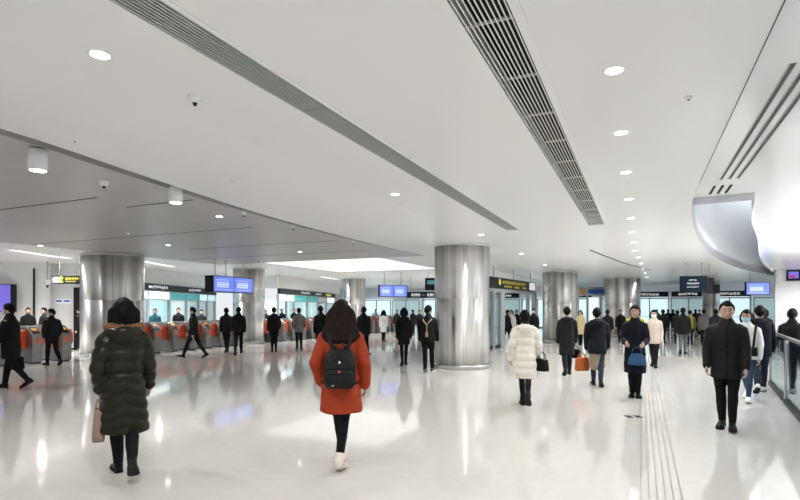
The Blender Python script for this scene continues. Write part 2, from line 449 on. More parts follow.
        ed = [j for j in range(nx)] + [i*nx+nx-1 for i in range(1, nz)] + [(nz-1)*nx+j for j in range(nx-2, -1, -1)] + [i*nx for i in range(nz-2, 0, -1)]
        for i in range(len(ed)):
            a, b = ed[i], ed[(i+1) % len(ed)]; Fc.append((a, N+a, N+b, b))
        MB().add(V, Fc).build('face_mask', M['maskwhite'] if spec['mask'] == 'white' else M['mask'], R, True)
    # --- trousers
    T = []; pw = spec.get('legw', 1.0)
    T.append(tube([(0, yy(.6), zz(.60)), (0, 0, zz(.54)), (0, 0, zz(.48))], [(.080*h, .062*h), (.092*h, .070*h), (.085*h, .068*h)], 20))
    for q in 'LR':
        hp, kn, an = J[q+'hip'], J[q+'knee'], J[q+'ank']
        hp = hp+np.array((0, 0, -.03*h))
        e = an+(kn-an)*(.04 if not spec.get('boots') else .06)
        T.append(tube([hp, hp*.6+kn*.4, kn, kn+(e-kn)*.35, e], [.056*h*max(pw, .92), .050*h*pw, .038*h*pw, .037*h*pw, .028*h*pw], 16))
    fuse('trousers', T, vox, cloth(pants), R, smooth=2, fold=.006*(1 if pw > .9 else .4), freq=26, seed=seed+5)
    # --- shoes
    for q, s in (('L', -1), ('R', 1)):
        an, fx, fu = J[q+'ank'], J[q+'fx']/np.linalg.norm(J[q+'fx']), J[q+'fu']
        b = an-fu*.04*h; side = np.cross(fx, fu)
        V = []; Fc = []; n = 16
        rows = [(-.040,.012,.040),(-.034,.020,.060),(-.015,.024,.066),(.012,.0245,.062),(.04,.026,.046),(.07,.030,.036),(.092,.029,.031),(.108,.022,.026),(.116,.010,.018)]
        for t, w, tp in rows:
            for k in range(n):
                a = 2*PI*k/n; x = math.cos(a); y = math.sin(a)
                V.append(tuple(b+fx*t*h+side*w*h*math.copysign(abs(x)**.7, x)+fu*h*(.008+(tp-.008)*(.5+.5*math.copysign(abs(y)**.8, y)))))
        for k in range(len(rows)-1):
            for j in range(n):
                i2 = (j+1) % n; Fc.append((k*n+j, k*n+i2, (k+1)*n+i2, (k+1)*n+j))
        Fc.append(tuple(reversed(range(n)))); Fc.append(tuple(range((len(rows)-1)*n, len(rows)*n)))
        mb = MB().add(V, Fc)
        if spec.get('boots'): mb.tube([an-fu*.012*h, an+(J[q+'knee']-an)*.17], [.029*h, .033*h], 14)
        sh = mb.build('shoe', cloth(shoe, .45, .05), R, True)
        V = []; Fc = []; n = len(rows)
        for z in (0, .012):
            for sg in (1, -1):
                for t, w, tp in rows: V.append(tuple(b+fx*t*h*1.03+side*sg*w*1.06*h+fu*z*h))
        for k in range(n-1):
            Fc += [(k, k+1, n+k+1, n+k), (2*n+k, 3*n+k, 3*n+k+1, 2*n+k+1), (k, 2*n+k, 2*n+k+1, k+1), (n+k, n+k+1, 3*n+k+1, 3*n+k)]
        Fc += [(0, n, 3*n, 2*n), (n-1, 3*n-1, 4*n-1, 2*n-1)]
        MB().add(V, Fc).build('sole', cloth(spec.get('sole', (.01, .009, .008)), .6, .05), sh)
    # --- coat
    hem = spec.get('hem', {'jacket': .46, 'long': .30, 'puffer': .26}[style]); gw = spec.get('girth', 1.0)
    flare = spec.get('flare', 1.0); puff = spec.get('puff', 0.0); per = spec.get('period', .062); chev = spec.get('chev', 0)
    P = [(hem, .105*flare, .088*flare), (.46, .105*(.5+.5*flare), .088), (.53, .104, .086), (.61, .094, .078), (.70, .103, .080), (.765, .108, .078), (.80, .098, .068), (.825, .074, .058), (.845, .054, .050), (.865, .044, .046)]
    if hem > .45: P.pop(1)
    if hem > .52: P.pop(1)
    if female: P = [(z, a*.95, b*.98) for z, a, b in P]
    zs = [p[0] for p in P]; A = [p[1] for p in P]; B = [p[2] for p in P]
    rows = int((.865-hem)*h/.012); nc = 44; V = []; Fc = []
    for i in range(rows+1):
        z = hem+(.865-hem)*i/rows; a = np.interp(z, zs, A)*h*gw; b = np.interp(z, zs, B)*h*gw
        for j in range(nc):
            q = 2*PI*j/nc; x, y = math.cos(q), math.sin(q)
            x = math.copysign(abs(x)**.85, x); y = math.copysign(abs(y)**.9, y)
            bl = 0
            if puff and z < .83:
                ph = (z + (chev*(abs(x)-.5)*.05 if z < .58 else 0))/per; bl = puff*(abs(math.sin(PI*ph))**.55-.6)
            hz = 0
            if i == 0: bl -= .01*h
            hl = (1-(z-hem)/(.53-hem)) if z < .53 else 0
            sway = .035*h*hl*hl*(math.sin(math.radians(legs['R'][0]))*(.5+.5*x)+math.sin(math.radians(legs['L'][0]))*(.5-.5*x))*2
            V.append((x*(a+bl), yy(z)+y*(b+bl)+sway, zz(z)+hz))
    for i in range(rows):
        for j in range(nc):
            q = (j+1) % nc; Fc.append((i*nc+j, i*nc+q, (i+1)*nc+q, (i+1)*nc+j))
    Fc.append(tuple(reversed(range(nc)))); Fc.append(tuple(range(rows*nc, (rows+1)*nc)))
    K = [(V, Fc)]
    sr = spec.get('sleeve', 1.0)
    for q, s in (('L', -1), ('R', 1)):
        a, b, w, d = J[q+'sh'], J[q+'el'], J[q+'wr'], J[q+'fd']
        path = [a+np.array((-s*.03*h, 0, .002*h)), a+(b-a)*.1, a*.5+b*.5, b, b*.5+w*.5, w+d*.002*h]
        rr = [.037, .043, .040, .036, .033, .027]
        if puff:
            pp = []; r2 = []; seg = 26; cum = np.linspace(0, 5, seg)
            for t in cum:
                i = min(4, int(t)); fpt = t-i; pp.append(path[i]*(1-fpt)+path[i+1]*fpt)
                L = t/5*.36; r2.append((rr[i]*(1-fpt)+rr[i+1]*fpt)*h*sr*1.08 + puff*(abs(math.sin(PI*L/per))**.55-.6))
            K.append(tube(pp, r2, 18))
        else:
            K.append(tube(path, [r*h*sr for r in rr], 16))
    if spec.get('hood'):
        hb = .05 if spec['hood'] != 'big' else .066
        pts = [(x*h, yy(.85)+(-.055-.035*(1-(x/.075)**2))*h, zz(.838-.02*(1-(x/.075)**2))) for x in (-.075, -.05, -.025, 0, .025, .05, .075)]
        K.append(tube(pts, [(.02*h, .02*h), (.03*h, .027*h), (.036*h, hb*.7*h), (.038*h, hb*.75*h), (.036*h, hb*.7*h), (.03*h, .027*h), (.02*h, .02*h)], 14, (0, 1, 0)))
        K.append(ellipsoid((0, yy(.8)-.085*h, zz(.80)), (.062*h, .03*h, .045*h)))
    else:
        K.append(tube([(0, yy(.845), zz(.835)), (0, yy(.86)+.002*h, zz(.875))], [(.052*h, .052*h), (.043*h, .045*h)], 20))
    fuse('coat', K, vox, cloth(top, spec.get('crough', .75), spec.get('cbump', .2)), R, smooth=2 if puff else 3,
         fold=spec.get('fold', .007), freq=spec.get('ffreq', 22), seed=seed+9)
    if spec.get('fur'):
        pts = []
        for k in range(11):
            t = -1+2*k/10; pts.append((t*.085*h, yy(.86)-(.085*math.cos(t*1.3)+.004)*h+.02*h, zz(.860-.016*math.cos(t*1.5))))
        fuse('fur_trim', [tube(pts, [.027*h]*11, 12, (0, 0, 1))], .008, M['fur'], R, smooth=0, fold=.014, freq=150, seed=seed)
    if spec.get('belt'):
        z = spec['belt']; a = np.interp(z, zs, A)*h*gw+.006; b = np.interp(z, zs, B)*h*gw+.006
        pts = [(a*math.cos(t), yy(z)+b*math.sin(t), zz(z)) for t in np.linspace(0, 2*PI, 33)]
        MB().tube(pts, [(.006, .012)]*33, 8, (1,0,0)).build('waist_cord', cloth([c*.6 for c in top]), R, True)
    if spec.get('skirt'):
        sk = spec['skirt']; v = []; 
        K = [tube([(0, 0, zz(t)) for t in (.56, .48, .40, sk['hem'])], [(.088*h, .07*h), (.094*h, .078*h), (.098*h, .082*h), (.100*h, .084*h)], 28)]
        fuse('skirt', K, vox, cloth(sk['col']), R, smooth=1, fold=.007, freq=20, seed=seed)
    if spec.get('lining'):
        pts = []
        for k in range(13):
            t = -1+2*k/12; pts.append((t*.080*h, yy(.86)+(-.055+.075*t*t)*h, zz(.872-.035*t*t)))
        fuse('hood_lining', [tube(pts, [(.015*h, .020*h)]*13, 12, (0, 0, 1))], .01, cloth(spec['lining']), R, smooth=1, fold=.005, freq=40, seed=seed)
    if spec.get('scarf'):
        pts = [(.055*h*math.sin(t), yy(.85)+.052*h*math.cos(t), zz(.862)) for t in np.linspace(0, 2*PI, 17)]
        fuse('scarf', [tube(pts, [.018*h]*17, 10)], .01, cloth(spec['scarf']), R, smooth=1, fold=.006, freq=40, seed=seed)
    if spec.get('front'):
        def fy_(z, x=0): return yy(z)+float(np.interp(z, zs, B))*h*gw*math.sqrt(max(.1, 1-(x/(float(np.interp(z, zs, A))*h*gw))**2))
        hl = lambda z: .035*h*((1-(z-hem)/(.53-hem)) if z < .53 else 0)**2*(math.sin(math.radians(legs['R'][0]))+math.sin(math.radians(legs['L'][0])))
        zz_ = np.linspace(.84, hem+.005, 16)
        MB().tube([(0, fy_(z)+hl(z)+.002, zz(z)) for z in zz_], [(.014, .005)]*16, 6).build('front_placket', cloth([c*.55 for c in top]), R, True)
        for z in np.linspace(.72, hem+.06, 4):
            c = (.0, fy_(z)+hl(z)+.008, zz(z)); MB().add(*ellipsoid(c, (.011, .005, .011), 12, 8)).build('button', M['black'], R, True)
        for s in (-1, 1):
            lp = [(s*.006, .735), (s*.045, .80), (s*.062, .835), (s*.03, .858), (s*.018, .81)]
            V = [(x*h, fy_(z, x*h)+o, zz(z)) for o in (.0, .012) for x, z in lp]; n = len(lp)
            MB().add(V, [tuple(range(n)), tuple(reversed(range(n, 2*n)))]+[(i, (i+1) % n, n+(i+1) % n, n+i) for i in range(n)]).build('lapel', cloth([c*1.5 for c in top]), R)
            V = [(s*x*h, fy_(z, x*h)+o, zz(z)) for o in (.0, .010) for x, z in ((.03, .575), (.072, .575), (.072, .560), (.03, .560))]
            MB().add(V, [(0,1,2,3), (7,6,5,4), (0,1,5,4), (1,2,6,5), (2,3,7,6), (3,0,4,7)]).build('pocket_flap', cloth([c*.6 for c in top]), R)
        if spec['front'] is not True:
            lp = [(-.016, .855), (.016, .855), (.0, .745)]
            V = [(x*h, fy_(z, x*h)+o, zz(z)) for o in (-.01, .006) for x, z in lp]
            MB().add(V, [(0,1,2), (5,4,3), (0,1,4,3), (1,2,5,4), (2,0,3,5)]).build('shirt_front', cloth(spec['front']), R)
    bpy_mx = Matrix.Translation((spec['x'], spec['y'], 0)) @ Matrix.Rotation(spec['rz'], 4, 'Z')
    J['mx'] = bpy_mx; J['h'] = h; J['root'] = R; J['back'] = lambda z: yy(z)-np.interp(z, zs, B)*h*gw; J['zz'] = zz
    def grip(q):
        w, d = J[q+'wr'], J[q+'fd']; return w+d*.062*h
    J['grip'] = grip
    return J

def place(u, foot=None, d=None, head=None, rel=0, **kw):
    """a person seen in column u; rel 0 = seen from behind, 180 = facing us, 90 = walking left"""
    dd = d if d else depth(foot)
    x, y = spot(u, dd)
    h = CAM_H-(head-HZ)/F*dd if head else 1.66
    h = max(1.54, min(1.80, h))
    ray = math.atan2(-x, y)
    kw.setdefault('vox', .011 if dd < 12 else (.015 if dd < 20 else .02))
    kw['seed'] = int(u); kw['x'], kw['y'], kw['h'] = x, y, h
    kw['rz'] = ray+math.radians(rel)
    return make_person(kw)

WALK_L = {'L': (20, 6), 'R': (-16, 16)}
WALK_R = {'L': (-16, 16), 'R': (20, 6)}
STEP_L = {'L': (13, 5), 'R': (-13, 26)}
STEP_R = {'L': (-13, 26), 'R': (13, 5)}
STAND = {'L': (1, 2), 'R': (-1, 2)}
AW_L = {'L': (-14, 16, 10, 4), 'R': (16, 20, 10, 4)}
AW_R = {'L': (16, 20, 10, 4), 'R': (-14, 16, 10, 4)}
DOWN = {'L': (0, 10, 9, 3), 'R': (0, 10, 9, 3)}
POCKET = {'L': (-12, 38, 16, 22), 'R': (-12, 38, 16, 22)}

# ---- bags (things of their own)
def bag(name, label, cat, mx, top, w, dep, hgt, hl, col, rough=.5, kind='tote', rz=0.0, taper=.12):
    """a bag whose handle passes through the point top (in the carrier's frame)"""
    wp = mx @ Vector(tuple(top))
    T = thing(name, label, cat, (wp.x, wp.y, wp.z-hl-hgt), mx.to_euler().z+rz)
    V = []; Fc = []; n = 32; K = 9
    for k in range(K):
        t = k/(K-1); g = 1-taper*t if kind != 'dome' else (1-.9*max(0, t-.35)**1.6)
        e = .88 if k in (0,) else 1
        dp = dep*(1-.45*t) if kind == 'tote' else dep*(1-.2*t)
        for j in range(n):
            q = 2*PI*j/n; x = math.copysign(abs(math.cos(q))**.35, math.cos(q)); y = math.copysign(abs(math.sin(q))**.35, math.sin(q))
            V.append((x*dp/2*e, y*w/2*g*e, t*hgt+.01*math.sin(y*3)*t))
    for k in range(K-1):
        for j in range(n):
            q = (j+1) % n; Fc.append((k*n+j, k*n+q, (k+1)*n+q, (k+1)*n+j))
    Fc.append(tuple(reversed(range(n)))); Fc.append(tuple(range((K-1)*n, K*n)))
    c = cloth(col, rough, .15)
    MB().add(V, Fc).build('bag_body', c, T, True)
    for s in (-1, 1):
        pts = []
        for t in np.linspace(0, PI, 11):
            pts.append((s*dep*.2*(1-math.sin(t)*.8), math.cos(t)*w*.26, hgt*.96+math.sin(t)**.8*(hl+.04*hgt)))
        MB().tube(pts, [.007]*11, 8).build('handle', c, T, True)
    return T

def backpack(J, label, col):
    h = J['h']; zt = .79; mx = J['mx']; yb = float(J['back'](.70))-.005; zc = float(J['zz'](.70))
    wp = mx @ Vector((0, yb, zc-.20*h))
    T = thing('backpack', label, 'backpack', wp, mx.to_euler().z)
    c = cloth(col, .5, .15)
    W, D_, H_ = .096*h, .085*h, .232*h
    V = []; Fc = []; n = 36; K = 14
    for k in range(K):
        t = k/(K-1); g = (1-.35*max(0, (t-.6)/.4)**2.2)*(1-.06*max(0, .12-t)/.12*3); dd = (1-.45*max(0, (t-.45)/.55)**1.5)
        for j in range(n):
            q = 2*PI*j/n; x = math.copysign(abs(math.cos(q))**.5, math.cos(q)); y = math.copysign(abs(math.sin(q))**.5, math.sin(q))
            V.append((x*W*g, -D_*.5*dd+y*D_*.55*dd, t*H_))
    for k in range(K-1):
        for j in range(n):
            q = (j+1) % n; Fc.append((k*n+j, k*n+q, (k+1)*n+q, (k+1)*n+j))
    Fc.append(tuple(reversed(range(n)))); Fc.append(tuple(range((K-1)*n, K*n)))
    fuse('main_pouch', [(V, Fc)], .008, c, T, smooth=3)
    def pad(z0, z1, w, y0, th, nm, m):
        V = []; Fc = []; n = 28
        for k, (e, yo) in enumerate(((1, 0), (1, -.7*th), (.88, -th))):
            for j in range(n):
                q = 2*PI*j/n; x = math.copysign(abs(math.cos(q))**.4, math.cos(q)); z = math.copysign(abs(math.sin(q))**.4, math.sin(q))
                V.append((x*w*e, y0+yo, (z0+z1)/2+z*(z1-z0)/2*e))
        for k in range(2):
            for j in range(n):
                q = (j+1) % n; Fc.append((k*n+j, k*n+q, (k+1)*n+q, (k+1)*n+j))
        Fc.append(tuple(reversed(range(n)))); Fc.append(tuple(range(2*n, 3*n)))
        return MB().add(V, Fc).build(nm, m, T, True)
    p = pad(.012*h, .115*h, .078*h, -.085*h, .028*h, 'front_pocket', c)
    MB().box(-.075*h, .075*h, -.117*h, -.113*h, .092*h, .095*h).build('zip', M['black'], p)
    MB().prism([(-.009, .0), (.009, .0), (.012, .012), (.008, .022), (-.008, .022), (-.012, .012)], -.114*h-.004, -.114*h, 'y').build('red_emblem', M['inkred'], p, loc=(0, 0, .098*h))
    MB().box(-.045*h, -.03*h, -.118*h, -.113*h, .02*h, .026*h).build('small_tag', M['slatgrey'], p)
    MB().prism([(-.008, 0), (.008, 0), (.011, .014), (0, .024), (-.011, .014)], -.087*h, -.079*h, 'y').build('grey_emblem', M['slat'], T, loc=(0, 0, .15*h))
    MB().tube([(-.055*h, -.086*h, .155*h), (-.02*h, -.083*h, .185*h), (.02*h, -.083*h, .185*h), (.055*h, -.086*h, .155*h)], [(.003, .004)]*4, 6).build('flap_seam', M['black'], T, True)
    MB().tube([(-.025*h, -.03*h, .238*h), (-.015*h, -.035*h, .268*h), (.015*h, -.035*h, .268*h), (.025*h, -.03*h, .238*h)], [.008]*4, 8).build('top_loop', M['black'], T, True)
    for s in (-1, 1):
        zs = float(J['zz'](.835))-wp.z; pts = [(s*.03*h, -.02*h, .225*h), (s*.052*h, -.012*h, .25*h), (s*.078*h, .012*h, zs-.004*h), (s*.085*h, .06*h, zs+.018*h), (s*.085*h, .135*h, zs-.01*h), (s*.088*h, .19*h, zs-.10*h),
                (s*.105*h, .15*h, .06*h), (s*.112*h, .07*h, .02*h), (s*.085*h, -.02*h, .02*h)]
        P2 = []
        for i in range(len(pts)-1):
            for t in (0, .5): P2.append(tuple(np.array(pts[i])*(1-t)+np.array(pts[i+1])*t))
        P2.append(pts[-1])
        MB().tube(P2, [(.021, .006)]*len(P2), 8, (1, 0, 0)).build('shoulder_strap', c, T, True)
    return T
# ------------------------------------------------------------------ the setting
def spline(pts, n=8):
    P = [np.array(p, float) for p in pts]; out = []
    for i in range(len(P)-1):
        a = P[max(i-1, 0)]; b = P[i]; c = P[i+1]; d = P[min(i+2, len(P)-1)]
        for k in range(n):
            t = k/n; out.append(tuple(.5*((2*b)+(c-a)*t+(2*a-5*b+4*c-d)*t*t+(3*b-a-3*c+d)*t**3)))
    out.append(tuple(P[-1])); return out
EDGE = spline([(-5.25,-7), (-5.55,0), (-5.66,3.12), (-5.95,4.9), (-6.36,7.58), (-6.60,11), (-6.63,14), (-6.5,17.2), (-6.2,22), (-5.9,30), (-5.6,46)], 6)
RIM = [(.75,-7), (.75,3.66)] + spline([(.75,8), (.79,10.3), (1.15,14), (1.72,18), (2.39,21.6), (3.7,26.7), (5.33,31.7), (8,38), (12,46)], 7)
SLABE = spline([(1.68,10.25), (2.05,12.8), (2.72,16.2), (4.15,24), (5.95,31.5)], 6)
H1, H2, H3 = 3.40, 3.50, 3.52

struct(MB().box(-32, 15, -7, 47, -.2, 0).build('floor', M['floor']), 'pale polished stone floor of the concourse', 'floor')
mb = MB()
for x0, x1, y0, y1 in ((-3.77,-2.77,-7,46), (-2.77,-2.46,12,46), (-2.46,-1.05,-7,46), (-1.05,-.65,12,46)): mb.box(x0, x1, y0, y1, H1, H1+.3)
mb.prism([(-.65,-7)]+RIM+[(-.65,46)], H1, H1+.3)
for x0, x1 in ((-2.77,-2.46), (-1.05,-.65)): mb.box(x0-.02, x1+.02, -7, 12, H1+.3, H1+.32)
struct(mb.build('ceiling', M['ceil']), 'white panelled ceiling of the main hall', 'ceiling')
mb = MB(); n = 6
V = []; Fc = []
for x, y in EDGE:
    for px, pz in ((-3.77, H1), (-4.68, H1-.05), (x+.30, H1-.05), (x+.06, H1-.03), (x, H1+.02), (x, H1+.6)): V.append((px, y, pz))
for i in range(len(EDGE)-1):
    for k in range(n-1): Fc.append((i*n+k, i*n+k+1, (i+1)*n+k+1, (i+1)*n+k))
mb.add(V, Fc); struct(mb.build('trim_1', M['ceil']), 'stepped white ceiling border above the ticket hall', 'ceiling border')
E2 = [(x-.52, y) for x, y in EDGE]
mb = MB().prism(EDGE+E2[::-1], H1+.6, H1+.65)
struct(mb.build('trim_2', M['gatesteel']), 'dark recessed trough along the ceiling border', 'ceiling trough')
E2n = [p for p in E2 if p[1] <= 17.5]; E2f = [p for p in E2 if p[1] > 17.5]
x175 = E2n[-1][0]
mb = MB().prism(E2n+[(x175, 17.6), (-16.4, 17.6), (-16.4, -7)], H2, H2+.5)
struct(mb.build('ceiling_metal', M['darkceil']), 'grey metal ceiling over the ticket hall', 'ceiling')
mb = MB().box(-16.4, -14.4, 17.6, 47, H2, H2+.3).box(-14.4, -8.8, 24.2, 47, H2, H2+.3)
mb.prism([(x175, 17.6)]+E2f+[(-8.8, 46), (-8.8, 17.6)], H2, H2+.5)
mb.box(-32, -16.4, -7, 47, H2, H2+.3).box(-14.4, -8.8, 17.6, 24.2, H2+.12, H2+.3)
struct(mb.build('ceiling_lobby', M['ceil']), 'white ceiling behind the ticket gates', 'ceiling')
t = thing('luminous_ceiling_panel', 'large glowing white ceiling panel above the hall in front of the ticket gates', 'ceiling light', (-11.6, 20.9, H2+.04))
MB().box(-2.75, 2.75, -3.25, 3.25, 0, .02).build('diffuser', M['lum'], t)
mb = MB()
for k in range(-2, 3): mb.box(-2.79, 2.79, k*1.625-.02, k*1.625+.02, -.012, -.001)
mb.box(-2.8, -2.75, -3.3, 3.3, -.02, .03).box(2.75, 2.8, -3.3, 3.3, -.02, .03).box(-2.8, 2.8, -3.3, -3.25, -.02, .03).box(-2.8, 2.8, 3.25, 3.3, -.02, .03)
mb.build('frame', M['white'], t)
# the gloss slab with its curved edge, and the light well between it and the main ceiling
poly = [(.75,-7), (.75,10.35)] + SLABE + [(7.2,36), (15,36), (15,-7)]
struct(MB().prism(poly, H3, H3+.3).build('ceiling_slab', M['slab']), 'glossy white raised ceiling on the right side', 'ceiling')
V = []; Fc = []
rim = [p for p in RIM if 10.2 < p[1] < 40]
wall = rim + [(10, 40)] + [(7.2, 36)] + SLABE[::-1] + [(.79, 10.35)]
n = len(wall)
for x, y in wall: V += [(x, y, H1+.002), (x, y, 7.4)]
for i in range(n): j = (i+1) % n; Fc.append((2*i, 2*j, 2*j+1, 2*i+1))
mb = MB().add(V, Fc); fo = mb.build('wall_well', M['fascia'], smooth=False); struct(fo, 'tall pale grey curved wall of the ceiling light well', 'wall')
struct(MB().prism(wall, 7.4, 7.5).build('ceiling_well', M['wellglow']), 'unseen top of the light well with added glow', 'ceiling')
# walls
ang = math.atan2(sy, cy)
def wall_box(name, x0, y0, x1, y1, z0, z1, m, th=.2):
    L = math.hypot(x1-x0, y1-y0); a = math.atan2(y1-y0, x1-x0)
    mt = Matrix.Translation((x0, y0, 0)) @ Matrix.Rotation(a, 4, 'Z')
    return MB().box(0, L, 0, th, z0, z1, mt).build(name, m)
wl0 = spot(-60, 21.6); wl1 = spot(47, 21.6); wl2 = spot(47, 22.3); wl3 = spot(100, 22.3)
struct(wall_box('wall_left', *wl0, *wl1, 0, H2, M['white']), 'white panelled wall behind the leftmost ticket gates', 'wall')
struct(wall_box('wall_left_recess', *wl2, *wl3, 0, H2, M['white']), 'white wall behind the hanging exit sign', 'wall')
struct(wall_box('wall_right', 6.05, 31.7, 15, 31.7, 0, H3, M['wallgrey']), 'pale wall behind the glass balustrade', 'wall')
struct(wall_box('wall_back', -32, 46.4, 15, 46.4, 0, 7, M['wallgrey']), 'far end wall of the concourse', 'wall')
struct(wall_box('wall_shop', -19.6, 14.8, -25.2, 28, 2.70, H2, M['white']), 'white bulkhead over the teal shopfront', 'wall')
jx = spot(34, 21.55)
struct(MB().box(jx[0]-.03, jx[0]+.03, jx[1]-.03, jx[1]+.03, .0, 3.25).build('trim_3', M['joint']), 'black vertical joint in the left white wall', 'wall joint')
kx = spot(81, 22.1); mt = Matrix.Translation((kx[0], kx[1], 0)) @ Matrix.Rotation(ang, 4, 'Z')
struct(MB().box(-.28, .28, -.05, .05, 0, 2.5, mt).build('door_1', M['black']), 'dark doorway beside the broad left pillar', 'door')
# floor inlays
mb = MB()
for k in range(6): x = .0+k*.065; mb.box(x-.007, x+.007, -3, 42, 0, .002)
tp = mb.build('trim_4', M['strip']); struct(tp, 'ribbed tactile guiding strip running down the hall', 'tactile strip')
for k, (u0, lb) in enumerate(((628.6, 'dark square floor socket cover, left one of the two'), (638.0, 'dark square floor socket cover, right one of the two'))):
    x, y = spot(u0, 8.1); t = thing('floor_socket_cover', lb, 'floor cover', (x, y, 0), YAW)
    MB().box(-.045, .045, -.08, .08, 0, .006).build('plate', M['joint'], t, bevel=.002)
    MB().box(-.02, .02, -.03, .03, .006, .008).build('flap', M['black'], t)
mb = MB()
for a, b in (((-3.4,5.9), (-4.4,7.4)),): mb.tube([(a[0], a[1], .0005), (b[0], b[1], .0005)], [.006, .006], 4)
struct(mb.build('trim_5', M['joint']), 'dark joint in the stone floor', 'floor joint')

# ------------------------------------------------------------------ ceiling fittings
def vent(name, label, x0, x1, y0, y1, nsl, fr, cross, sm, fin):
    t = thing(name, label, 'ceiling vent', ((x0+x1)/2, (y0+y1)/2, H1))
    cx, cyy = (x0+x1)/2, (y0+y1)/2; a, b = x0-cx, x1-cx; c, d = y0-cyy, y1-cyy
    MB().box(a-.018, a+fr, c, d, -.006, .06).box(b-fr, b+.018, c, d, -.006, .06).box(a, b, d-.03, d+.018, -.006, .06).build('frame', M['white'], t)
    MB().box(a, b, c, d, .24, .25).build('duct', M['ventdark'], t)
    mb = MB(); w = (x1-x0-2*fr)/nsl
    for k in range(nsl): x = a+fr+w*(k+.5); mb.box(x-w*fin, x+w*fin, c, d, .0, .006)
    mb.build('slats', sm, t)
    y = c+.2
    while y < d: MB().box(a+fr, b-fr, y-.008, y+.008, .004, .02).build('cross_bar', M['slatgrey'], t); y += cross
    return t
vent('ceiling_vent', 'long narrow grey slatted ceiling vent on the left', -2.77, -2.46, -3, 11.95, 9, .02, 3.4, M['slatgrey'], .22)
vent('ceiling_vent', 'long broad white slatted ceiling vent with black gaps, in the middle', -1.05, -.65, -3, 11.95, 10, .045, .86, M['slat'], .14)
for k, (x, a, b, lb) in enumerate(((1.06, 4.95, 9.0, 'short black ceiling slot nearest the hall, first of three side by side'), (1.165, 3.2, 9.0, 'black ceiling slot in the middle of three side by side'), (1.27, 3.2, 9.0, 'black ceiling slot farthest to the right of three side by side'))):
    t = thing('slot_diffuser', lb, 'ceiling slot', (x, (a+b)/2, H3), 0, 'slots in the glossy right ceiling'); L = (b-a)/2
    MB().box(-.016, .016, -L, L, -.004, -.001).build('slot', M['slotgrey'], t)
    MB().box(-.024, -.016, -L, L, -.008, .002).box(.016, .024, -L, L, -.008, .002).build('edge', M['slatgrey'], t)
for k, lb in enumerate(('left', 'middle', 'right')):
    o = MB().box(-.02, .02, -.32, .32, -.006, -.001).build('slot_diffuser', M['ventdark'], loc=(1.03+k*.11, 9.75, H3))
    tag(o, lb + ' one of three very short black slots at the edge of the glossy ceiling', 'ceiling slot', 'short slots at the slab edge')
pts = spline([(-1.4,17.0), (-1.0,19.8), (-.5,23), (.38,27.1)], 6)
o = MB().tube([(x, y, H1-.007) for x, y in pts], [(.035, .005)]*len(pts), 6).build('slot_diffuser', M['ventdark']); tag(o, 'long thin curved black slot in the ceiling above the far steel pillars', 'ceiling slot')
struct(MB().box(.742, .75, -3, 8.5, H1-.002, H1+.001).build('trim_6', M['joint']), 'thin seam between the main ceiling and the raised glossy ceiling', 'ceiling seam')

LK = 3.0
def area(x, y, z, sx, sy2, watts, rx=0, ry=0, rz=0, col=(1, 1, 1)):
    l = bpy.data.lights.new('panel', 'AREA'); l.shape = 'RECTANGLE'; l.size = sx; l.size_y = sy2; l.energy = watts; l.color = col
    o = bpy.data.objects.new('added_uplight', l); C.objects.link(o); o.location = (x, y, z); o.rotation_euler = (rx, ry, rz); return o

def lamp(x, y, z, watts, size=.07, angle=150, col=(1, .98, .95)):
    l = bpy.data.lights.new('lamp', 'SPOT'); l.energy = watts*LK; l.spot_size = math.radians(angle); l.spot_blend = .8; l.shadow_soft_size = size; l.color = col
    o = bpy.data.objects.new('lamp_light', l); C.objects.link(o); o.location = (x, y, z)
proto = None
def downlight(x, y, z, label, group, watts, r=.075):
    global proto
    if proto is None:
        t = thing('downlight', label, 'ceiling light', (x, y, z), 0, group); proto = t
        MB().lathe([(.055, -.006), (.075, -.006), (.082, -.002), (.082, .0)], 40).build('trim_ring', M['white'], t, True)
        MB().lathe([(.060, -.009), (.060, -.0065)], 40).build('diffuser', M['lamp'], t)
    else: dup(proto, (x, y, z), 0, label, group)
    lamp(x, y, z-.03, watts)
RY = [1.1, 2.66, 4.22, 5.74, 7.45, 9.3, 11.3, 13.4, 15.46, 17.77, 20.2, 23, 26, 29.5, 33.5]
W1 = 34
for k, y in enumerate(RY): downlight(-.18 if k < 10 else -.18+.03*(y-17), y, H1, ORD[k]+' round downlight from the camera in the right-hand row', 'right row of downlights', W1*(1 if y < 10 else 2))
for k, y in enumerate([2.5, 7.43, 12.4, 17.3, 22.2, 27.2]): downlight(-3.4-.04*k, y, H1, ORD[k]+' round downlight from the camera in the row left of the narrow vent', 'left row of downlights', W1*(1.7 if y < 10 else 3.2))
for y in (-5, -3.5, -2, -.4): lamp(-.18, y, H1-.03, W1)
for y in (-5, -2.4): lamp(-3.4, y, H1-.03, W1*1.7)
DL = [(-7.75, 8.3, 'nearest round downlight in the grey metal ceiling'), (-12.66, 11.47, 'round downlight in the grey metal ceiling to the right of the broad left pillar'),
      (-16.2, 10.0, 'round downlight at the far edge of the grey metal ceiling on the left'), (-10.2, 14.6, 'round downlight in the middle of the grey metal ceiling, before the luminous panel')]
for x, y, lb in DL: downlight(x, y, H2, lb, 'downlights in the metal ceiling', 45)
for x, y in ((-9,-4), (-13,-2), (-9,2), (-13,5.5)): lamp(x, y, H2-.03, 45)
for x, y in ((-19.4,10), (-18.2,14), (-17.8,17.5), (-17.4,21.5), (-17.2,26), (-18,32), (-19,38), (-13,28), (-10,33), (-15,40), (-5,40), (3,40), (-9,27), (4,34)): lamp(x, y, H2-.03, 190)
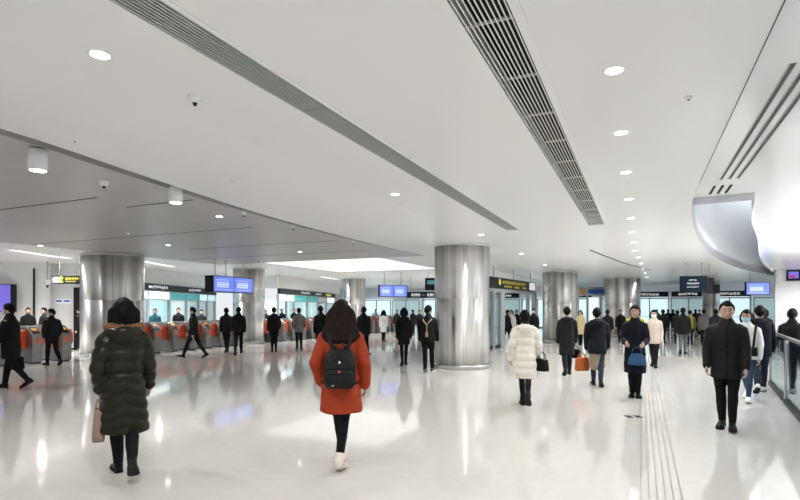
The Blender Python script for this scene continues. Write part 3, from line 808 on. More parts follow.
for k, (x, y, a) in enumerate(((-18.7, 11.6, YAW), (-18.4, 16.2, .45), (-17.9, 21.5, .3), (-17.4, 28, .2))):
    t = thing('added_linear_light', ORD[k]+' added slim linear ceiling light from the left behind the ticket gates', 'ceiling light', (x, y, H2), a, 'added linear lights behind the gates')
    MB().box(-.10, .10, -1.5, 1.5, -.02, 0).build('housing', M['white'], t); MB().box(-.08, .08, -1.45, 1.45, -.026, -.02).build('diffuser', M['added_strip'], t)
    lamp(x, y, H2-.05, 150, .05, 174)  # strips and their lamps are added to brighten the lobby walls
for k, x in enumerate((6.9, 8.6, 10.3)): downlight(x, 30.0, H3, ORD[k]+' added downlight from the left in front of the pale right wall', 'added downlights before the right wall', 110)  # put in to wash the dim right wall with light
# cylinder lights hanging in the trough
E3 = [(min(x-.28, -6.36), y) for x, y in EDGE]
def on_e3(y): return float(np.interp(y, [p[1] for p in E3], [p[0] for p in E3]))
pc = None
for k, y in enumerate((3.9, 5.95)):
    lb = ['nearer and larger', 'farther and smaller'][k]+' white cylinder light hanging along the ceiling trough'
    if pc is None:
        pc = t = thing('cylinder_light', lb, 'ceiling light', (on_e3(y), y, 3.24), 0, 'cylinder lights along the trough')
        MB().lathe([(.085, 0), (.10, 0), (.10, .22), (.09, .24)], 36).build('housing', M['slab'], t, True)
        MB().lathe([(.082, -.004), (.082, .0)], 32).build('diffuser', M['lamp'], t)
        MB().lathe([(.012, .24), (.012, .76)], 12).build('rod', M['steel'], t, True)
    else: dup(pc, (on_e3(y), y, 3.24), 0, lb)
    lamp(on_e3(y), y, 3.2, 40)
def small(name, label, cat, x, y, z, r=.05, hh=.05, tip=True):
    t = thing(name, label, cat, (x, y, z))
    MB().lathe([(r*.55, -hh), (r*.9, -hh*.7), (r, -hh*.2), (r*1.25, 0)], 24).build('base', M['white'], t, True)
    if tip: MB().lathe([(r*.22, -hh*1.5), (r*.4, -hh*1.1), (r*.4, -hh*.9)], 16).build('sensor', M['black'], t, True)
small('smoke_detector', 'round white smoke detector with dark tip, between the narrow vent and the ceiling border', 'smoke detector', -3.37, 3.33, H1, .05, .05)
small('sprinkler', 'tiny sprinkler head in the white ceiling right of the downlights', 'sprinkler', .36, 5.02, H1, .025, .02)
small('sprinkler', 'tiny sprinkler head on the white ceiling border at upper left', 'sprinkler', -5.2, 3.55, H1-.04, .014, .03)
small('security_camera', 'small white dome camera hanging below the ceiling border beside the trough', 'camera', -7.15, 5.32, H2, .06, .07)
small('security_camera', 'small dark dome camera at the far edge of the metal ceiling', 'camera', -13.2, 16.2, H2, .07, .07)
small('sprinkler', 'tiny sprinkler head in the metal ceiling beyond the second joint', 'sprinkler', -11.5, 9.2, H2, .03, .05)
o = MB().prism([(-.022, .02), (.022, .02), (0, -.02)], 0, .002, 'z').build('red_marker', M['inkred'], loc=(-4.98, 5.57, H1-.053)); tag(o, 'tiny red triangular sticker on the white ceiling border', 'marker')
# joints of the metal ceiling
for k, (xa, xb, y) in enumerate(((-16.2,-8.3,6.05), (-8.6,-7.0,6.85), (-16.2,-8.1,9.75), (-13.0,-7.6,12.6), (-16.2,-8,15.2), (-16.2,-6.5,3.0))):
    struct(MB().box(xa, xb, y-.022, y+.022, H2-.003, H2+.001).build('trim_%d' % (10+k), M['joint']), 'dark panel joint number %s of the metal ceiling' % ORD[k], 'ceiling joint')

# ------------------------------------------------------------------ pillars
def pillar(x, y, r, top, label):
    top -= .004
    t = thing('steel_pillar', label, 'pillar', (x, y, 0), rnd.random()*6, 'steel pillars')
    MB().lathe([(r, .10), (r, 1.9), (r-.004, 1.905), (r-.004, 1.913), (r, 1.918), (r, top-.05)], 96).build('shaft', M['pillar'], t, True)
    MB().lathe([(r+.02, 0), (r+.02, .10), (r+.004, .115)], 96).build('base_ring', M['steel'], t, True)
    MB().lathe([(r+.003, top-.06), (r+.015, top-.05), (r+.015, top)], 96).build('top_ring', M['steel'], t, True)
    for k in range(4):
        a = k*PI/2
        MB().box(r-.004, r+.001, -.004, .004, .11, top-.06, Matrix.Rotation(a, 4, 'Z')).build('seam', M['joint'], t)
PX, PY = spot(462, 14.95)
pillar(PX, PY, .765, H1, 'broad steel pillar in the centre of the hall, nearest of all the pillars')
p1 = spot(113, 18.7); pillar(*p1, 1.0, H2, 'broad steel pillar at the left behind the woman in the green coat')
p2 = spot(249, 25.2); pillar(*p2, .73, H2, 'steel pillar in the gate row beside the hanging blue double screen')
p3 = spot(354, 34); pillar(*p3, .73, H2, 'slim far steel pillar in the gate row under the glowing ceiling panel')
p4 = spot(560, 25.9); pillar(*p4, .82, H1, 'steel pillar right of the yellow lettered sign, behind the person in the long black coat')
p5 = spot(622, 31.5); pillar(*p5, 1.0, H1, 'steel pillar behind the woman in the navy coat')
p6 = spot(711, 34); pillar(*p6, .5, H1, 'slim far pillar behind the dark hanging screen')
PILL = [(*p1, 1.0), (*p2, .73), (*p3, .73)]

# ------------------------------------------------------------------ ticket gates
GX = -16.2
gp = None; gi = 0; y = 9.2
prof = [(0,.03), (0,.84), (-.30,1.10), (-1.40,1.10), (-1.70,.84), (-1.70,.03)]
while y < 35:
    if any(abs(y-py) < r+.24 for px, py, r in PILL): y += .1; continue
    lb = ORD[gi]+' steel ticket gate with orange flaps, counted from the left end of the gate row'
    gx = GX-(.10*(12.0-y) if y < 12 else 0)
    if gp is None:
        gp = t = thing('ticket_gate', lb, 'ticket gate', (gx, y, 0), 0, 'ticket gates')
        MB().prism(prof, -.15, .15, 'y').build('cabinet', M['gatesteel'], t, bevel=.012)
        MB().box(-1.66, -.04, -.13, .13, 0, .03).build('plinth', M['black'], t)
        mt = Matrix.Translation((-.15, 0, .975)) @ Matrix.Rotation(math.atan2(.26, .30), 4, 'Y')
        MB().box(-.15, .15, -.11, .11, -.002, .012, mt).build('display', M['black'], t, bevel=.004)
        MB().box(-.10, .02, -.08, .08, .012, .016, mt).build('reader', M['amber'], t)
        MB().box(-1.38, -.32, -.12, .12, 1.10, 1.112).build('top_plate', M['black'], t, bevel=.004)
        MB().box(-.002, .004, -.05, .05, .60, .76).build('arrow_light', M['orange'], t)
        for s in (-1, 1):
            pl = [(s*.15, .42), (s*.34, .46), (s*.405, .58), (s*.405, .84), (s*.34, .97), (s*.15, 1.0)]
            MB().prism([(a, b) for a, b in pl], -.34, -.30, 'x').build('flap', M['orange'], t, bevel=.01)
    else: dup(gp, (gx, y, 0), 0, lb)
    gi += 1; y += .84

# ------------------------------------------------------------------ screens and signs
def screen(name, label, x, y, z, w, h, rz, dep=.07, back=False, panels=1, style='blue', rods=2, ceil=H2, hang=True, dip=0.0):
    t = thing(name, label, 'screen', (x, y, z), rz)
    MB().box(-w/2, w/2, 0, dep, 0, h).build('casing', M['black'], t, bevel=.008)
    pw = (w-.04)/panels; seed = int(abs(x*13+y*7))
    for k in range(panels):
        a = -w/2+.02+k*pw; b = a+pw-.02
        s = MB().box(a+.01, b, -.006, 0, .03, h-.03).build('display', M[{'blue': 'screenblue', 'violet': 'screenviolet', 'off': 'screenoff'}[style]], t)
        mb = MB(); r = random.Random(seed+k)
        if style == 'off':
            glyphs(mb, a+pw*.32, a+pw*.62, h*.70, h*.78, -.006, 4, seed); glyphs(mb, a+pw*.25, a+pw*.72, h*.48, h*.58, -.006, 5, seed+1); glyphs(mb, a+pw*.25, a+pw*.70, h*.28, h*.34, -.006, 6, seed+2)
            mb.build('lettering', M['inkwhite'], s)
        elif style == 'blue':
            mb.box(a+pw*.15, a+pw*.72, -.008, -.006, h*.30, h*.62)
            glyphs(mb, a+pw*.1, a+pw*.75, h*.72, h*.78, -.006, 9, seed+k); glyphs(mb, a+pw*.1, a+pw*.85, h*.14, h*.2, -.006, 12, seed+k+4)
            mb.build('picture', M['screenpale'], s)
            m2 = MB(); glyphs(m2, a+pw*.18, a+pw*.68, h*.50, h*.58, -.008, 7, seed+k+8); glyphs(m2, a+pw*.18, a+pw*.68, h*.35, h*.43, -.008, 7, seed+k+9); m2.build('lettering', M['screenblue'], s)
            if k == 0: MB().box(a+.05, a+.2, -.0075, -.006, h*.84, h*.89).build('red_heading', M['inkred'], s)
    if hang:
        for q in ([-.3, .3] if rods == 2 else [-.36, -.1, .34]):
            MB().lathe([(.016, h), (.016, ceil-z)], 12, (q*w, dep/2, 0)).build('rod', M['frame'], t, True)
            MB().lathe([(.05, ceil-z-.02), (.05, ceil-z)], 16, (q*w, dep/2, 0)).build('mount', M['frame'], t, True)
    return t
# double screen before the second pillar: parallel to the hall, facing +X
screen('display_screen', 'hanging blue double screen with thick black casing in front of the second gate-row pillar', -14.6, 16.45, 2.25, 2.25, .63, PI/2, dep=.42, panels=2, rods=3)
x, y = spot(393.5, 27.5); screen('display_screen', 'small far blue double screen hanging left of the central pillar', x, y, 2.22, 1.5, .62, PI/2-.85, dep=.3, panels=2)
x, y = spot(693.5, 20.6); screen('display_screen', 'dark navy screen with white lettering hanging from the white ceiling', x, y, 2.27, .95, .62, YAW-.72+.35, style='off', ceil=H1, dep=.10)
x, y = spot(709.5, 21.0); t = thing('loudspeaker', 'narrow black box hanging just right of the dark navy screen', 'speaker', (x, y, 2.22), YAW-.4)
MB().box(-.14, .14, 0, .25, 0, .62).build('cabinet', M['black'], t, bevel=.02); MB().box(-.10, .10, -.006, 0, .06, .5).build('grille', M['joint'], t)
MB().lathe([(.016, .62), (.016, H1-2.22)], 10, (0, .12, 0)).build('rod', M['frame'], t, True)
x, y = spot(758, 26.5); screen('display_screen', 'bright blue screen hanging in front of the pale wall at right', x, y, 2.30, 1.2, .64, YAW, ceil=H1, dep=.12)
x, y = spot(717.5, 25.5); t = thing('loudspeaker', 'tiny black box hanging between the navy screen and the bright blue screen', 'speaker', (x, y, 2.35), YAW)
MB().box(-.13, .13, 0, .2, 0, .42).build('cabinet', M['black'], t, bevel=.02); MB().lathe([(.016, .42), (.016, H1-2.35)], 10, (0, .1, 0)).build('rod', M['frame'], t, True)
x, y = spot(2.0, 21.2); t = screen('display_screen', 'violet screen in a dark frame on the white wall at the left photo edge', x, y, 1.50, .75, 1.10, YAW, style='violet', hang=False, dep=.3)
x, y = spot(793.5, 26.5)
wy = 31.7; dd = None
t = thing('wall_display', 'small square black display on the pale wall at the right edge', 'display', (6.78, 31.59, 2.98), 0)
MB().box(-.28, .28, 0, .1, 0, .56).build('casing', M['black'], t, bevel=.01)
MB().box(-.20, .20, -.006, 0, .12, .44).build('picture', M['screenviolet'], t); MB().box(-.16, .05, -.01, -.006, .16, .26).build('red_mark', M['inkred'], t)

def text_mesh(name, s, size, m, parent, loc):
    c = bpy.data.curves.new(name, 'FONT'); c.body = s; c.size = size; c.extrude = .003
    o = bpy.data.objects.new('tmp', c); TMP.collection.objects.link(o)
    dg = bench()
    me = bpy.data.meshes.new_from_object(o.evaluated_get(dg)); bpy.data.objects.remove(o)
    ob = bpy.data.objects.new(name, me); C.objects.link(ob); me.materials.clear(); me.materials.append(m)
    ob.parent = parent; ob.location = loc; ob.rotation_euler = (PI/2, 0, 0); return ob
x, y = spot(67.5, 18.6)
t = thing('hanging_sign', 'dark hanging sign with a white D and yellow lettering near the left wall', 'sign', (x, y, 2.49), YAW)
MB().box(-.54, .54, 0, .10, 0, .29).build('panel', M['signdark'], t, bevel=.006)
MB().box(-.50, -.31, -.004, 0, .05, .24).build('white_square', M['inkwhite'], t); text_mesh('letter', 'D', .22, M['signdark'], t, (-.475, -.006, .07))
mb = MB(); mb.box(-.27, -.23, -.004, 0, .05, .24).box(-.23, -.16, -.004, 0, .05, .10).box(-.23, -.16, -.004, 0, .17, .24); glyphs(mb, -.08, .40, .15, .22, 0, 9, 3); mb.build('lettering', M['inkyellow'], t); mb = MB(); glyphs(mb, -.08, .30, .07, .105, 0, 12, 4); mb.build('small_lettering', M['inkyellow'], t)
for q in (-.3, .3): MB().lathe([(.012, .29), (.012, H2-2.49)], 8, (q, .05, 0)).build('rod', M['frame'], t, True)
for k, (u, v, c, lb) in enumerate(((59, 300, 'inkblue', 'small blue and white notice on the white wall, left one of two'), (67, 300, 'inkblue', 'small blue notice on the white wall, right one of two'))):
    x, y = spot(u, 22.2); t = thing('wall_notice', lb, 'notice', (x, y, 1.85), YAW)
    MB().box(-.13, .13, 0, .02, 0, .16).build('plate', M['posterwhite'], t); MB().box(-.12, .12, -.003, 0, .04, .13).build('print', M[c], t)
x, y = spot(47.5, 21.2); small('security_camera', 'black round camera bracket at the corner of the left white wall', 'camera', x, y, 2.78, .12, .22)
struct(MB().lathe([(.03, 2.78), (.03, H2)], 8, (x, y, 0)).build('trim_20', M['frame']), 'thin mounting pole at the white wall corner', 'pole')

for x, y, w in ((-6.95, 8.1, 'first'), (-7.1, 9.9, 'second'), (-7.25, 12.9, 'third')): small('security_camera', 'tiny white camera hanging along the ceiling trough beyond the cylinder lights, %s of three' % w, 'camera', x, y, H2, .045, .07)
# ---- teal shopfront behind the gates, parallel to the view
def facade(name, label, x0, y0, x1, y1, bays, sign, signlab, seed, zt=2.45):
    """lit shop: bays = list of (width share, kind)"""
    L = math.hypot(x1-x0, y1-y0); a = math.atan2(y1-y0, x1-x0)
    root = bpy.data.objects.new(name, None); C.objects.link(root); root.location = (x0, y0, 0); root.rotation_euler = (0, 0, a)
    struct(root, label, 'shopfront'); tot = sum(b[0] for b in bays); x = 0; r = random.Random(seed)
    mb = MB().box(0, L, .0, .14, 0, .12).box(0, L, .02, .10, 2.02, 2.08).box(0, L, .0, .14, zt-.03, zt+.02); xs = [0]
    for w, kind in bays: x += w/tot*L; xs.append(x)
    for q in xs: mb.box(q-.035, q+.035, -.01, .14, 0, zt)
    mb.build('frame', M['frame'], root)
    for (w, kind), a0, a1 in zip(bays, xs, xs[1:]):
        up = {'white': 'litwhite', 'teal': 'litteal', 'pale': 'paleteal', 'dark': 'wallgrey'}[kind]
        MB().box(a0+.035, a1-.035, .03, .08, 2.08, zt-.03).build('upper_panel', M[up], root)
        MB().box(a0+.035, a1-.035, .05, .065, .12, 2.02).build('glass', M['glass'], root)
        MB().box(a0, a1, 1.3, 1.35, 0, 2.2).build('lit_interior', M['litwhite' if r.random() < .55 else 'paleteal'], root)
    MB().box(0, L, .14, 1.3, 2.1, 2.14).build('inner_soffit', M['white'], root)
    if sign:
        t = thing('shop_sign', signlab, 'sign', (x0, y0, zt+.02), a)
        MB().box(0, L, -.06, .10, 0, .30).build('panel', M['signdark'], t)
        for p0, p1, n in sign: mb = MB(); glyphs(mb, L*p0, L*p1, .09, .22, -.06, n, seed+n); mb.build('lettering', M['inkwhite'], t)
    return root, L, a, xs
f1, L1, a1, xs1 = facade('shopfront', 'lit teal glass shopfront behind the ticket gates', -19.75, 16.2, -24.2, 25.6,
    [(1.2, 'pale'), (2.3, 'white'), (2.2, 'teal'), (1.8, 'teal'), (1.4, 'pale'), (1.4, 'pale')], [(.10, .30, 8), (.56, .74, 5)], 'dark shop sign with white lettering over the teal shopfront', 5)
def shop_item(name, label, cat, q, z0, z1, w, m, off=.6, extra=None, base=(-19.75, 16.2), a=None):
    a = a1 if a is None else a
    t = thing(name, label, cat, (base[0]+math.cos(a)*q-math.sin(a)*off, base[1]+math.sin(a)*q+math.cos(a)*off, z0), a)
    MB().box(-w/2, w/2, 0, .04, 0, z1-z0).build('panel', m, t)
    if extra: extra(t)
    return t
def ex1(t): MB().box(-.45, .45, -.01, 0, .12, .62).build('picture', M['screenpale'], t); MB().box(-.2, .15, -.014, -.01, .2, .5).build('figure', M['posterwhite'], t)
q = lambda k, f: xs1[k]*(1-f)+xs1[k+1]*f
shop_item('wall_screen', 'dark blue framed screen inside the teal shop', 'screen', q(1, .5), 1.35, 2.0, 1.2, M['tealink'], .9, ex1)
def ex2(t):
    MB().tube([(.1, -.01, .95), (.12, -.01, .6), (.05, -.01, .3), (-.25, -.01, .12)], [.07, .05, .06, .03], 8).build('figure', M['tealink'], t)
shop_item('poster', 'white poster with a teal curved figure in the teal shop window', 'poster', q(3, .5), .75, 1.98, 1.3, M['posterwhite'], .2, ex2)
shop_item('poster', 'plain white poster in the teal shop window left of the one with the curved figure', 'poster', q(2, .5), .75, 1.98, 1.7, M['posterwhite'], .2, lambda t: MB().box(-.5, -.1, -.01, 0, .6, .9).build('print', M['paleteal'], t))
b2 = (-18.6, 24.6)
f2, L2, a2, xs2 = facade('shopfront', 'lit pale shopfront beyond the second gate-row pillar', *b2, -22.2, 36.5,
    [(1.2, 'white'), (1.2, 'pale'), (2.4, 'teal'), (2.2, 'teal'), (2.0, 'dark'), (2.0, 'white')], [(.30, .46, 5), (.56, .68, 4)], 'dark shop sign with two white name plates beyond the second pillar', 9)
shop_item('name_plate', 'yellow lettered name plate on the far shop sign', 'sign', L2*.83, 2.53, 2.70, 1.3, M['inkyellow'], -.10, None, b2, a2)
for k, (f, w) in enumerate(((.36, 1.0), (.5, 1.1), (.62, .9), (.76, .9))):
    shop_item('poster', ['first', 'second', 'third', 'fourth'][k]+' pale poster from the left in the far shop window behind the person in grey', 'poster', L2*f, .7, 1.95, w, M['posterwhite'], .2,
              lambda t: MB().box(-.25, .2, -.01, 0, .35, .7).build('print', M['paleteal'], t), b2, a2)
struct(wall_box('wall_shop_far', -18.6, 24.6, -22.6, 38, 2.80, H2, M['white']), 'white bulkhead over the far shopfront', 'wall')
# ---- far glazed end wall
wn = 30
def far_window(x0, x1, y, lab, sign=None, kind='litwhite', up='paleteal', yd=0):
    global wn
    root = bpy.data.objects.new('window_%d' % wn, None); C.objects.link(root); root.location = (x0, y, 0); struct(root, lab, 'window'); wn += 1
    w = x1-x0
    mb = MB().box(0, w, 0, .1, 0, .1).box(0, w, 0, .1, 2.35, 2.45).box(0, w, 0, .1, 1.0, 1.04)
    n = max(2, int(w/1.1))
    for k in range(n+1): mb.box(w*k/n-.04, w*k/n+.04, 0, .1, 0, 2.45)
    mb.build('frame', M['frame'], root)
    MB().box(0, w, .06, .07, .1, 2.35).build('glass', M['glass'], root)
    MB().box(0, w, .62, .66, 0, 2.5).build('lit_interior', M['fargrey' if kind == 'paleteal' else kind], root)
    if sign:
        t = thing('shop_sign', sign, 'sign', (x0, y-.12, 2.5), 0)
        MB().box(0, w, 0, .1, 0, .4).build('panel', M['signdark'], t); mb = MB(); glyphs(mb, w*.2, w*.75, .12, .28, 0, 6, int(x1*3)); mb.build('lettering', M['inkwhite'], t)
FW = [(-24.5,-21.5,'litwhite',0), (-21.3,-18.6,'paleteal',0), (-18.3,-15.4,'litwhite',0), (-15.0,-12.2,'litwhite',1), (-12,-9.4,'paleteal',1), (-9.2,-6.6,'litwhite',0), (-6.4,-3.6,'litwhite',1), (-3.4,-.9,'paleteal',0),
      (-.7,1.9,'litwhite',1), (2.1,4.4,'paleteal',1), (4.6,7.2,'litwhite',1), (7.4,10,'paleteal',0), (10.2,13,'litwhite',0)]
for k, (a, b, kd, sg) in enumerate(FW):
    far_window(a, b, 45.4, ORD[k]+' lit glazed bay from the left of the far end wall', ('dark sign over the '+ORD[k]+' lit bay from the left of the far end wall') if sg else None, kd)
x, y = spot(421, 30); t = thing('hanging_sign', 'dark hanging sign with small white lettering left of the central pillar', 'sign', (x, y, 2.22), YAW)
MB().box(-.85, .85, 0, .1, 0, .34).build('panel', M['signdark'], t); mb = MB(); glyphs(mb, -.55, -.05, .1, .24, 0, 4, 31); mb.lathe([(.1, -.004), (.1, 0)], 16, (.12, 0, .17)); glyphs(mb, .35, .7, .1, .24, 0, 3, 32); mb.build('lettering', M['inkwhite'], t)
for q in (-.6, .6): MB().lathe([(.014, .34), (.014, H2-2.22)], 8, (q, .05, 0)).build('rod', M['frame'], t, True)
x, y = spot(432, 27); t = thing('hanging_sign', 'black square hanging panel tucked behind the left edge of the central pillar', 'sign', (x, y, 2.55), YAW)
MB().box(-.35, .35, 0, .1, 0, .62).build('panel', M['black'], t); MB().box(-.25, .2, -.004, 0, .3, .5).build('print', M['tealink'], t)
for q in (-.2, .2): MB().lathe([(.014, .62), (.014, H2-2.55)], 8, (q, .05, 0)).build('rod', M['frame'], t, True)

# ---- portal with the yellow lettered sign
px0, py0 = -5.5, 20.6
ap = math.atan2(7.6, .75)
t = thing('yellow_lettered_sign', 'long dark sign with yellow lettering over the glass portal right of the central pillar', 'sign', (px0, py0, 2.46), ap)
MB().box(0, 6.3, -.12, .12, 0, .44).build('panel', M['signdark'], t, bevel=.01)
mb = MB(); mb.lathe([(.13, -.004), (.13, 0)], 20, (0, 0, 0)); mb.v = [(p[0]+1.05, -.122+p[2], .26+p[1]) for p in mb.v]
glyphs(mb, 1.35, 4.6, .22, .33, -.12, 16, 77); glyphs(mb, 1.6, 2.6, .07, .13, -.12, 8, 78); glyphs(mb, 3.0, 3.7, .06, .14, -.12, 6, 79); glyphs(mb, 4.1, 4.7, .06, .14, -.12, 5, 80)
mb.build('lettering', M['inkyellow'], t)
MB().box(5.25, 6.2, -.126, -.12, .05, .40).build('white_plate', M['posterwhite'], t)
for q in (.6, 3.2, 5.8): MB().lathe([(.02, .44), (.02, H1-2.46)], 10, (q, 0, 0)).build('rod', M['frame'], t, True)
t = thing('glass_portal', 'steel framed glass portal under the yellow lettered sign', 'portal', (px0, py0+.1, 0), ap)
for q, w in ((-.6, .05), (.45, .08), (1.5, .22), (5.3, .08), (6.4, .2)): MB().box(q-w, q+w, -.08, .08, 0, 2.32).build('post', M['frame'], t)
MB().box(-.6, 6.5, -.08, .08, 2.32, 2.44).build('header', M['frame'], t)
for a, b in ((-.55, .37), (.53, 1.28)):
    g = MB().box(a, b, -.012, .012, .12, 2.3).build('glass_panel', M['glass'], t)
    MB().box(a, b, -.03, .03, 0, .12).build('bottom_rail', M['black'], t)
x, y = spot(501, 23.6); t = thing('ticket_machine', 'narrow white ticket post inside the glass portal beside the central pillar', 'machine', (x, y, 0), YAW)
MB().box(-.14, .14, -.1, .1, 0, 1.35).build('cabinet', M['white'], t, bevel=.02); MB().box(-.08, .08, -.106, -.1, .85, 1.1).build('red_label', M['inkred'], t)
MB().box(-.10, .10, -.106, -.1, 1.14, 1.3).build('display', M['paleteal'], t)
# portal between the far pillars
x0, y0 = spot(579, 33); t = thing('shop_portal', 'lit doorway with navy fascia between the two far steel pillars', 'portal', (x0, y0, 0), YAW)
MB().box(-.05, 1.9, 0, .2, 2.42, 2.95).build('fascia', M['frame'], t); MB().box(.55, 1.8, -.01, 0, 2.55, 2.8).build('white_print', M['inkblue'], t)
MB().box(.05, .4, -.01, 0, 2.5, 2.85).build('orange_square', M['amber'], t)
for a in (-.05, .55, 1.35, 1.85): MB().box(a-.05, a+.05, 0, .15, 0, 2.42).build('post', M['frame'], t)
MB().box(.6, 1.3, .25, .3, 0, 2.3).build('lit_doorway', M['litwhite'], t)

# ------------------------------------------------------------------ balustrade
t = thing('glass_balustrade', 'glass balustrade with steel handrail at the right edge of the hall', 'balustrade', (0, 0, 0))
def bx(y): return 2.32+.098*(y-11.31)
posts = [5.9, 8.6, 11.31, 14.0]
for y in posts:
    x = bx(y); p = MB().box(x-.028, x+.028, y-.045, y+.045, 0, 1.08).box(x-.07, x+.07, y-.09, y+.09, 0, .02).build('post', M['steel'], t, bevel=.006)
MB().tube([(bx(5), 5, 1.13), (bx(9), 9, 1.13), (bx(13.8), 13.8, 1.13), (bx(14), 14.05, 1.13), (3.0, 14.2, 1.13), (5.6, 14.35, 1.13)], [.032]*6, 14).build('handrail', M['steel'], t, True)
for y0, y1 in zip([5]+posts, posts):
    if y1-y0 < .3: continue
    V = [(bx(y)+o, y, z) for y in (y0+.06, y1-.06) for o in (-.008, .008) for z in (.06, 1.04)]
    MB().add(V, [(0,1,3,2), (4,6,7,5), (0,4,5,1), (2,3,7,6), (0,2,6,4), (1,5,7,3)]).build('glass_panel', M['railglass'], t)
MB().box(2.68, 5.6, 14.19, 14.21, .06, 1.04).build('glass_panel', M['railglass'], t)
V = [(bx(y)+o, y, z) for y in (5, 14) for o in (-.05, .05) for z in (0, .06)]
MB().add(V, [(0,1,3,2), (4,6,7,5), (0,4,5,1), (2,3,7,6), (0,2,6,4), (1,5,7,3)]).build('base_channel', M['black'], t)
x, y = bx(15.0)+.35, 15.2; MB().box(5.55, 5.62, 14.1, 14.3, 0, 1.08).build('post', M['steel'], t)

# ------------------------------------------------------------------ hall ambient, added uplight, camera
w = bpy.data.worlds.new('hall_ambient'); bpy.context.scene.world = w; w.use_nodes = True
bg = w.node_tree.nodes['Background']; bg.inputs[0].default_value = (.93, .96, 1, 1); bg.inputs[1].default_value = 0.8  # even ambient fill standing in for the unbuilt rest of the hall
area(6.4, 15, 2.4, 1.5, 10, 1500, rx=PI)                             # added unseen uplight that brightens the raised right ceiling
sc = bpy.context.scene
cam = bpy.data.cameras.new('camera'); co = bpy.data.objects.new('camera', cam); C.objects.link(co)
co.location = (0, 0, CAM_H); co.rotation_euler = (PI/2, 0, YAW)
cam.sensor_width = 36; cam.lens = F/800*36; cam.shift_y = (HZ-250)/800; cam.clip_end = 200
sc.camera = co
sc.view_settings.view_transform = 'Standard'; sc.view_settings.look = 'None'; sc.view_settings.gamma = 1; sc.view_settings.exposure = 0.17
sc.view_settings.use_curve_mapping = False
sc.cycles.use_denoising = True
sc.cycles.max_bounces = 10; sc.cycles.transparent_max_bounces = 16
# ------------------------------------------------------------------ the people, from the nearest to the farthest
BLK = (.0045, .0045, .0055); NAVY = (.005, .007, .014); CHAR = (.012, .0125, .014)
g = place(124, 473, head=302, rel=3, f=True, style='puffer', top=(.014, .015, .0085), crough=.35, puff=.020, period=.066, chev=1, hem=.245, flare=1.20, girth=1.10, sleeve=1.12, vol=3, vox=.010, bvox=.0065,
          hood='big', fur=True, belt=.605, hair='bob', hairw=1.2, legs={'L': (8, 4), 'R': (-12, 34)}, arms={'L': (-16, 34, 14, 10), 'R': (8, 16, 15, 4)}, fold=.005,
          label='woman in a long olive green quilted coat with brown fur trim, walking away')
bag('handbag', 'beige leather shopping bag held by the woman in the olive green coat', 'bag', g['mx'], g['grip']('L')+np.array((-.02, 0, 0)), .30, .12, .30, .10, (.30, .21, .15))
r = place(341, 467, head=306, rel=-3, f=True, style='puffer', top=(.33, .042, .012), crough=.65, hem=.335, flare=1.18, girth=1.12, sleeve=1.16, vol=3, hairw=1.12, puff=.008, period=.10, vox=.010, bvox=.0065,
          hood=False, hair='long', hairback=.055, brown=True, legs={'L': (14, 6), 'R': (-8, 8)}, narrow=.07, legw=.85, shoe=(.75, .68, .60), sole=(.62, .52, .44), boots=True, arms={'L': (-16, 40, 20, 18), 'R': (-10, 26, 18, 6)}, fold=.009, lean=3,
          label='woman with long brown hair in a rust red coat and black leggings, seen from behind')
backpack(r, 'black backpack worn over the rust red coat', (.010, .011, .013))
w = place(525, 406, head=311, rel=2, f=True, style='puffer', top=(.78, .73, .66), crough=.5, hem=.30, flare=1.10, girth=1.10, sleeve=1.14, puff=.019, period=.08, fold=.004, hood='big', hair='pony', vox=.010,
          legs={'L': (9, 4), 'R': (-15, 36)}, narrow=.02, legw=.85, boots=True, turn=18, arms={'L': (-10, 24, 16, 4), 'R': (0, 30, 16, 10)}, label='woman in a cream white puffer coat with black leggings, walking away')
bag('handbag', 'black handbag hanging at the right hip of the woman in the cream white coat', 'bag', w['mx'], (.275, .02, .57*w['h']), .26, .12, .20, .12, BLK, rz=.8)
m4 = place(567, 375, head=307, rel=4, style='long', top=(.007, .007, .009), hem=.30, flare=1.08, hood=True, legs=STEP_R, label='person in a long black hooded coat carrying a black bag, seen from behind')
bag('handbag', 'black bag hanging from the right hand of the person in the long black hooded coat', 'bag', m4['mx'], m4['grip']('R'), .30, .12, .22, .09, BLK, rz=.8)
m5 = place(597, 386, head=308, rel=2, style='jacket', top=(.005, .0065, .011), hem=.42, girth=1.10, sleeve=1.12, hood=True, legs=STEP_L, pants=(.02, .032, .055), legw=1.0, skirt={'col': (.30, .24, .18), 'hem': .26},
           label='person in a navy hooded jacket over beige knee length shorts, seen from behind')
bag('tote_bag', 'orange tan tote bag in the left hand of the person with beige shorts', 'bag', m5['mx'], m5['grip']('L')+np.array((-.09, 0, 0)), .32, .14, .28, .10, (.40, .10, .028), rz=-1.0)
n = place(635, 397, head=306, rel=180, f=True, style='long', top=NAVY, front=True, hem=.27, flare=1.08, girth=1.06, hair='pony', lining=(.55,.42,.04), face=True, vox=.010, bvox=.0065, legs=STAND, arms={'L': (12, 62, 10, 18), 'R': (10, 66, 10, 16)},
          label='woman in a long navy coat facing the camera with yellow collar and blue bag')
bp = bag('handbag', 'blue shoulder bag held in front of the navy coat', 'bag', n['mx'], (-.03, .24, .56*n['h']), .30, .13, .21, .12, (.03, .085, .19), kind='dome', rz=PI/2)
h = n['h']; t = n['mx'] @ Vector((0, 0, 0))
MB().tube([(-.22, -.04, .40), (-.16, .0, .56), (-.07, .02, .66)], [.01]*3, 8).build('strap', cloth((.03, .04, .06)), bp, True)
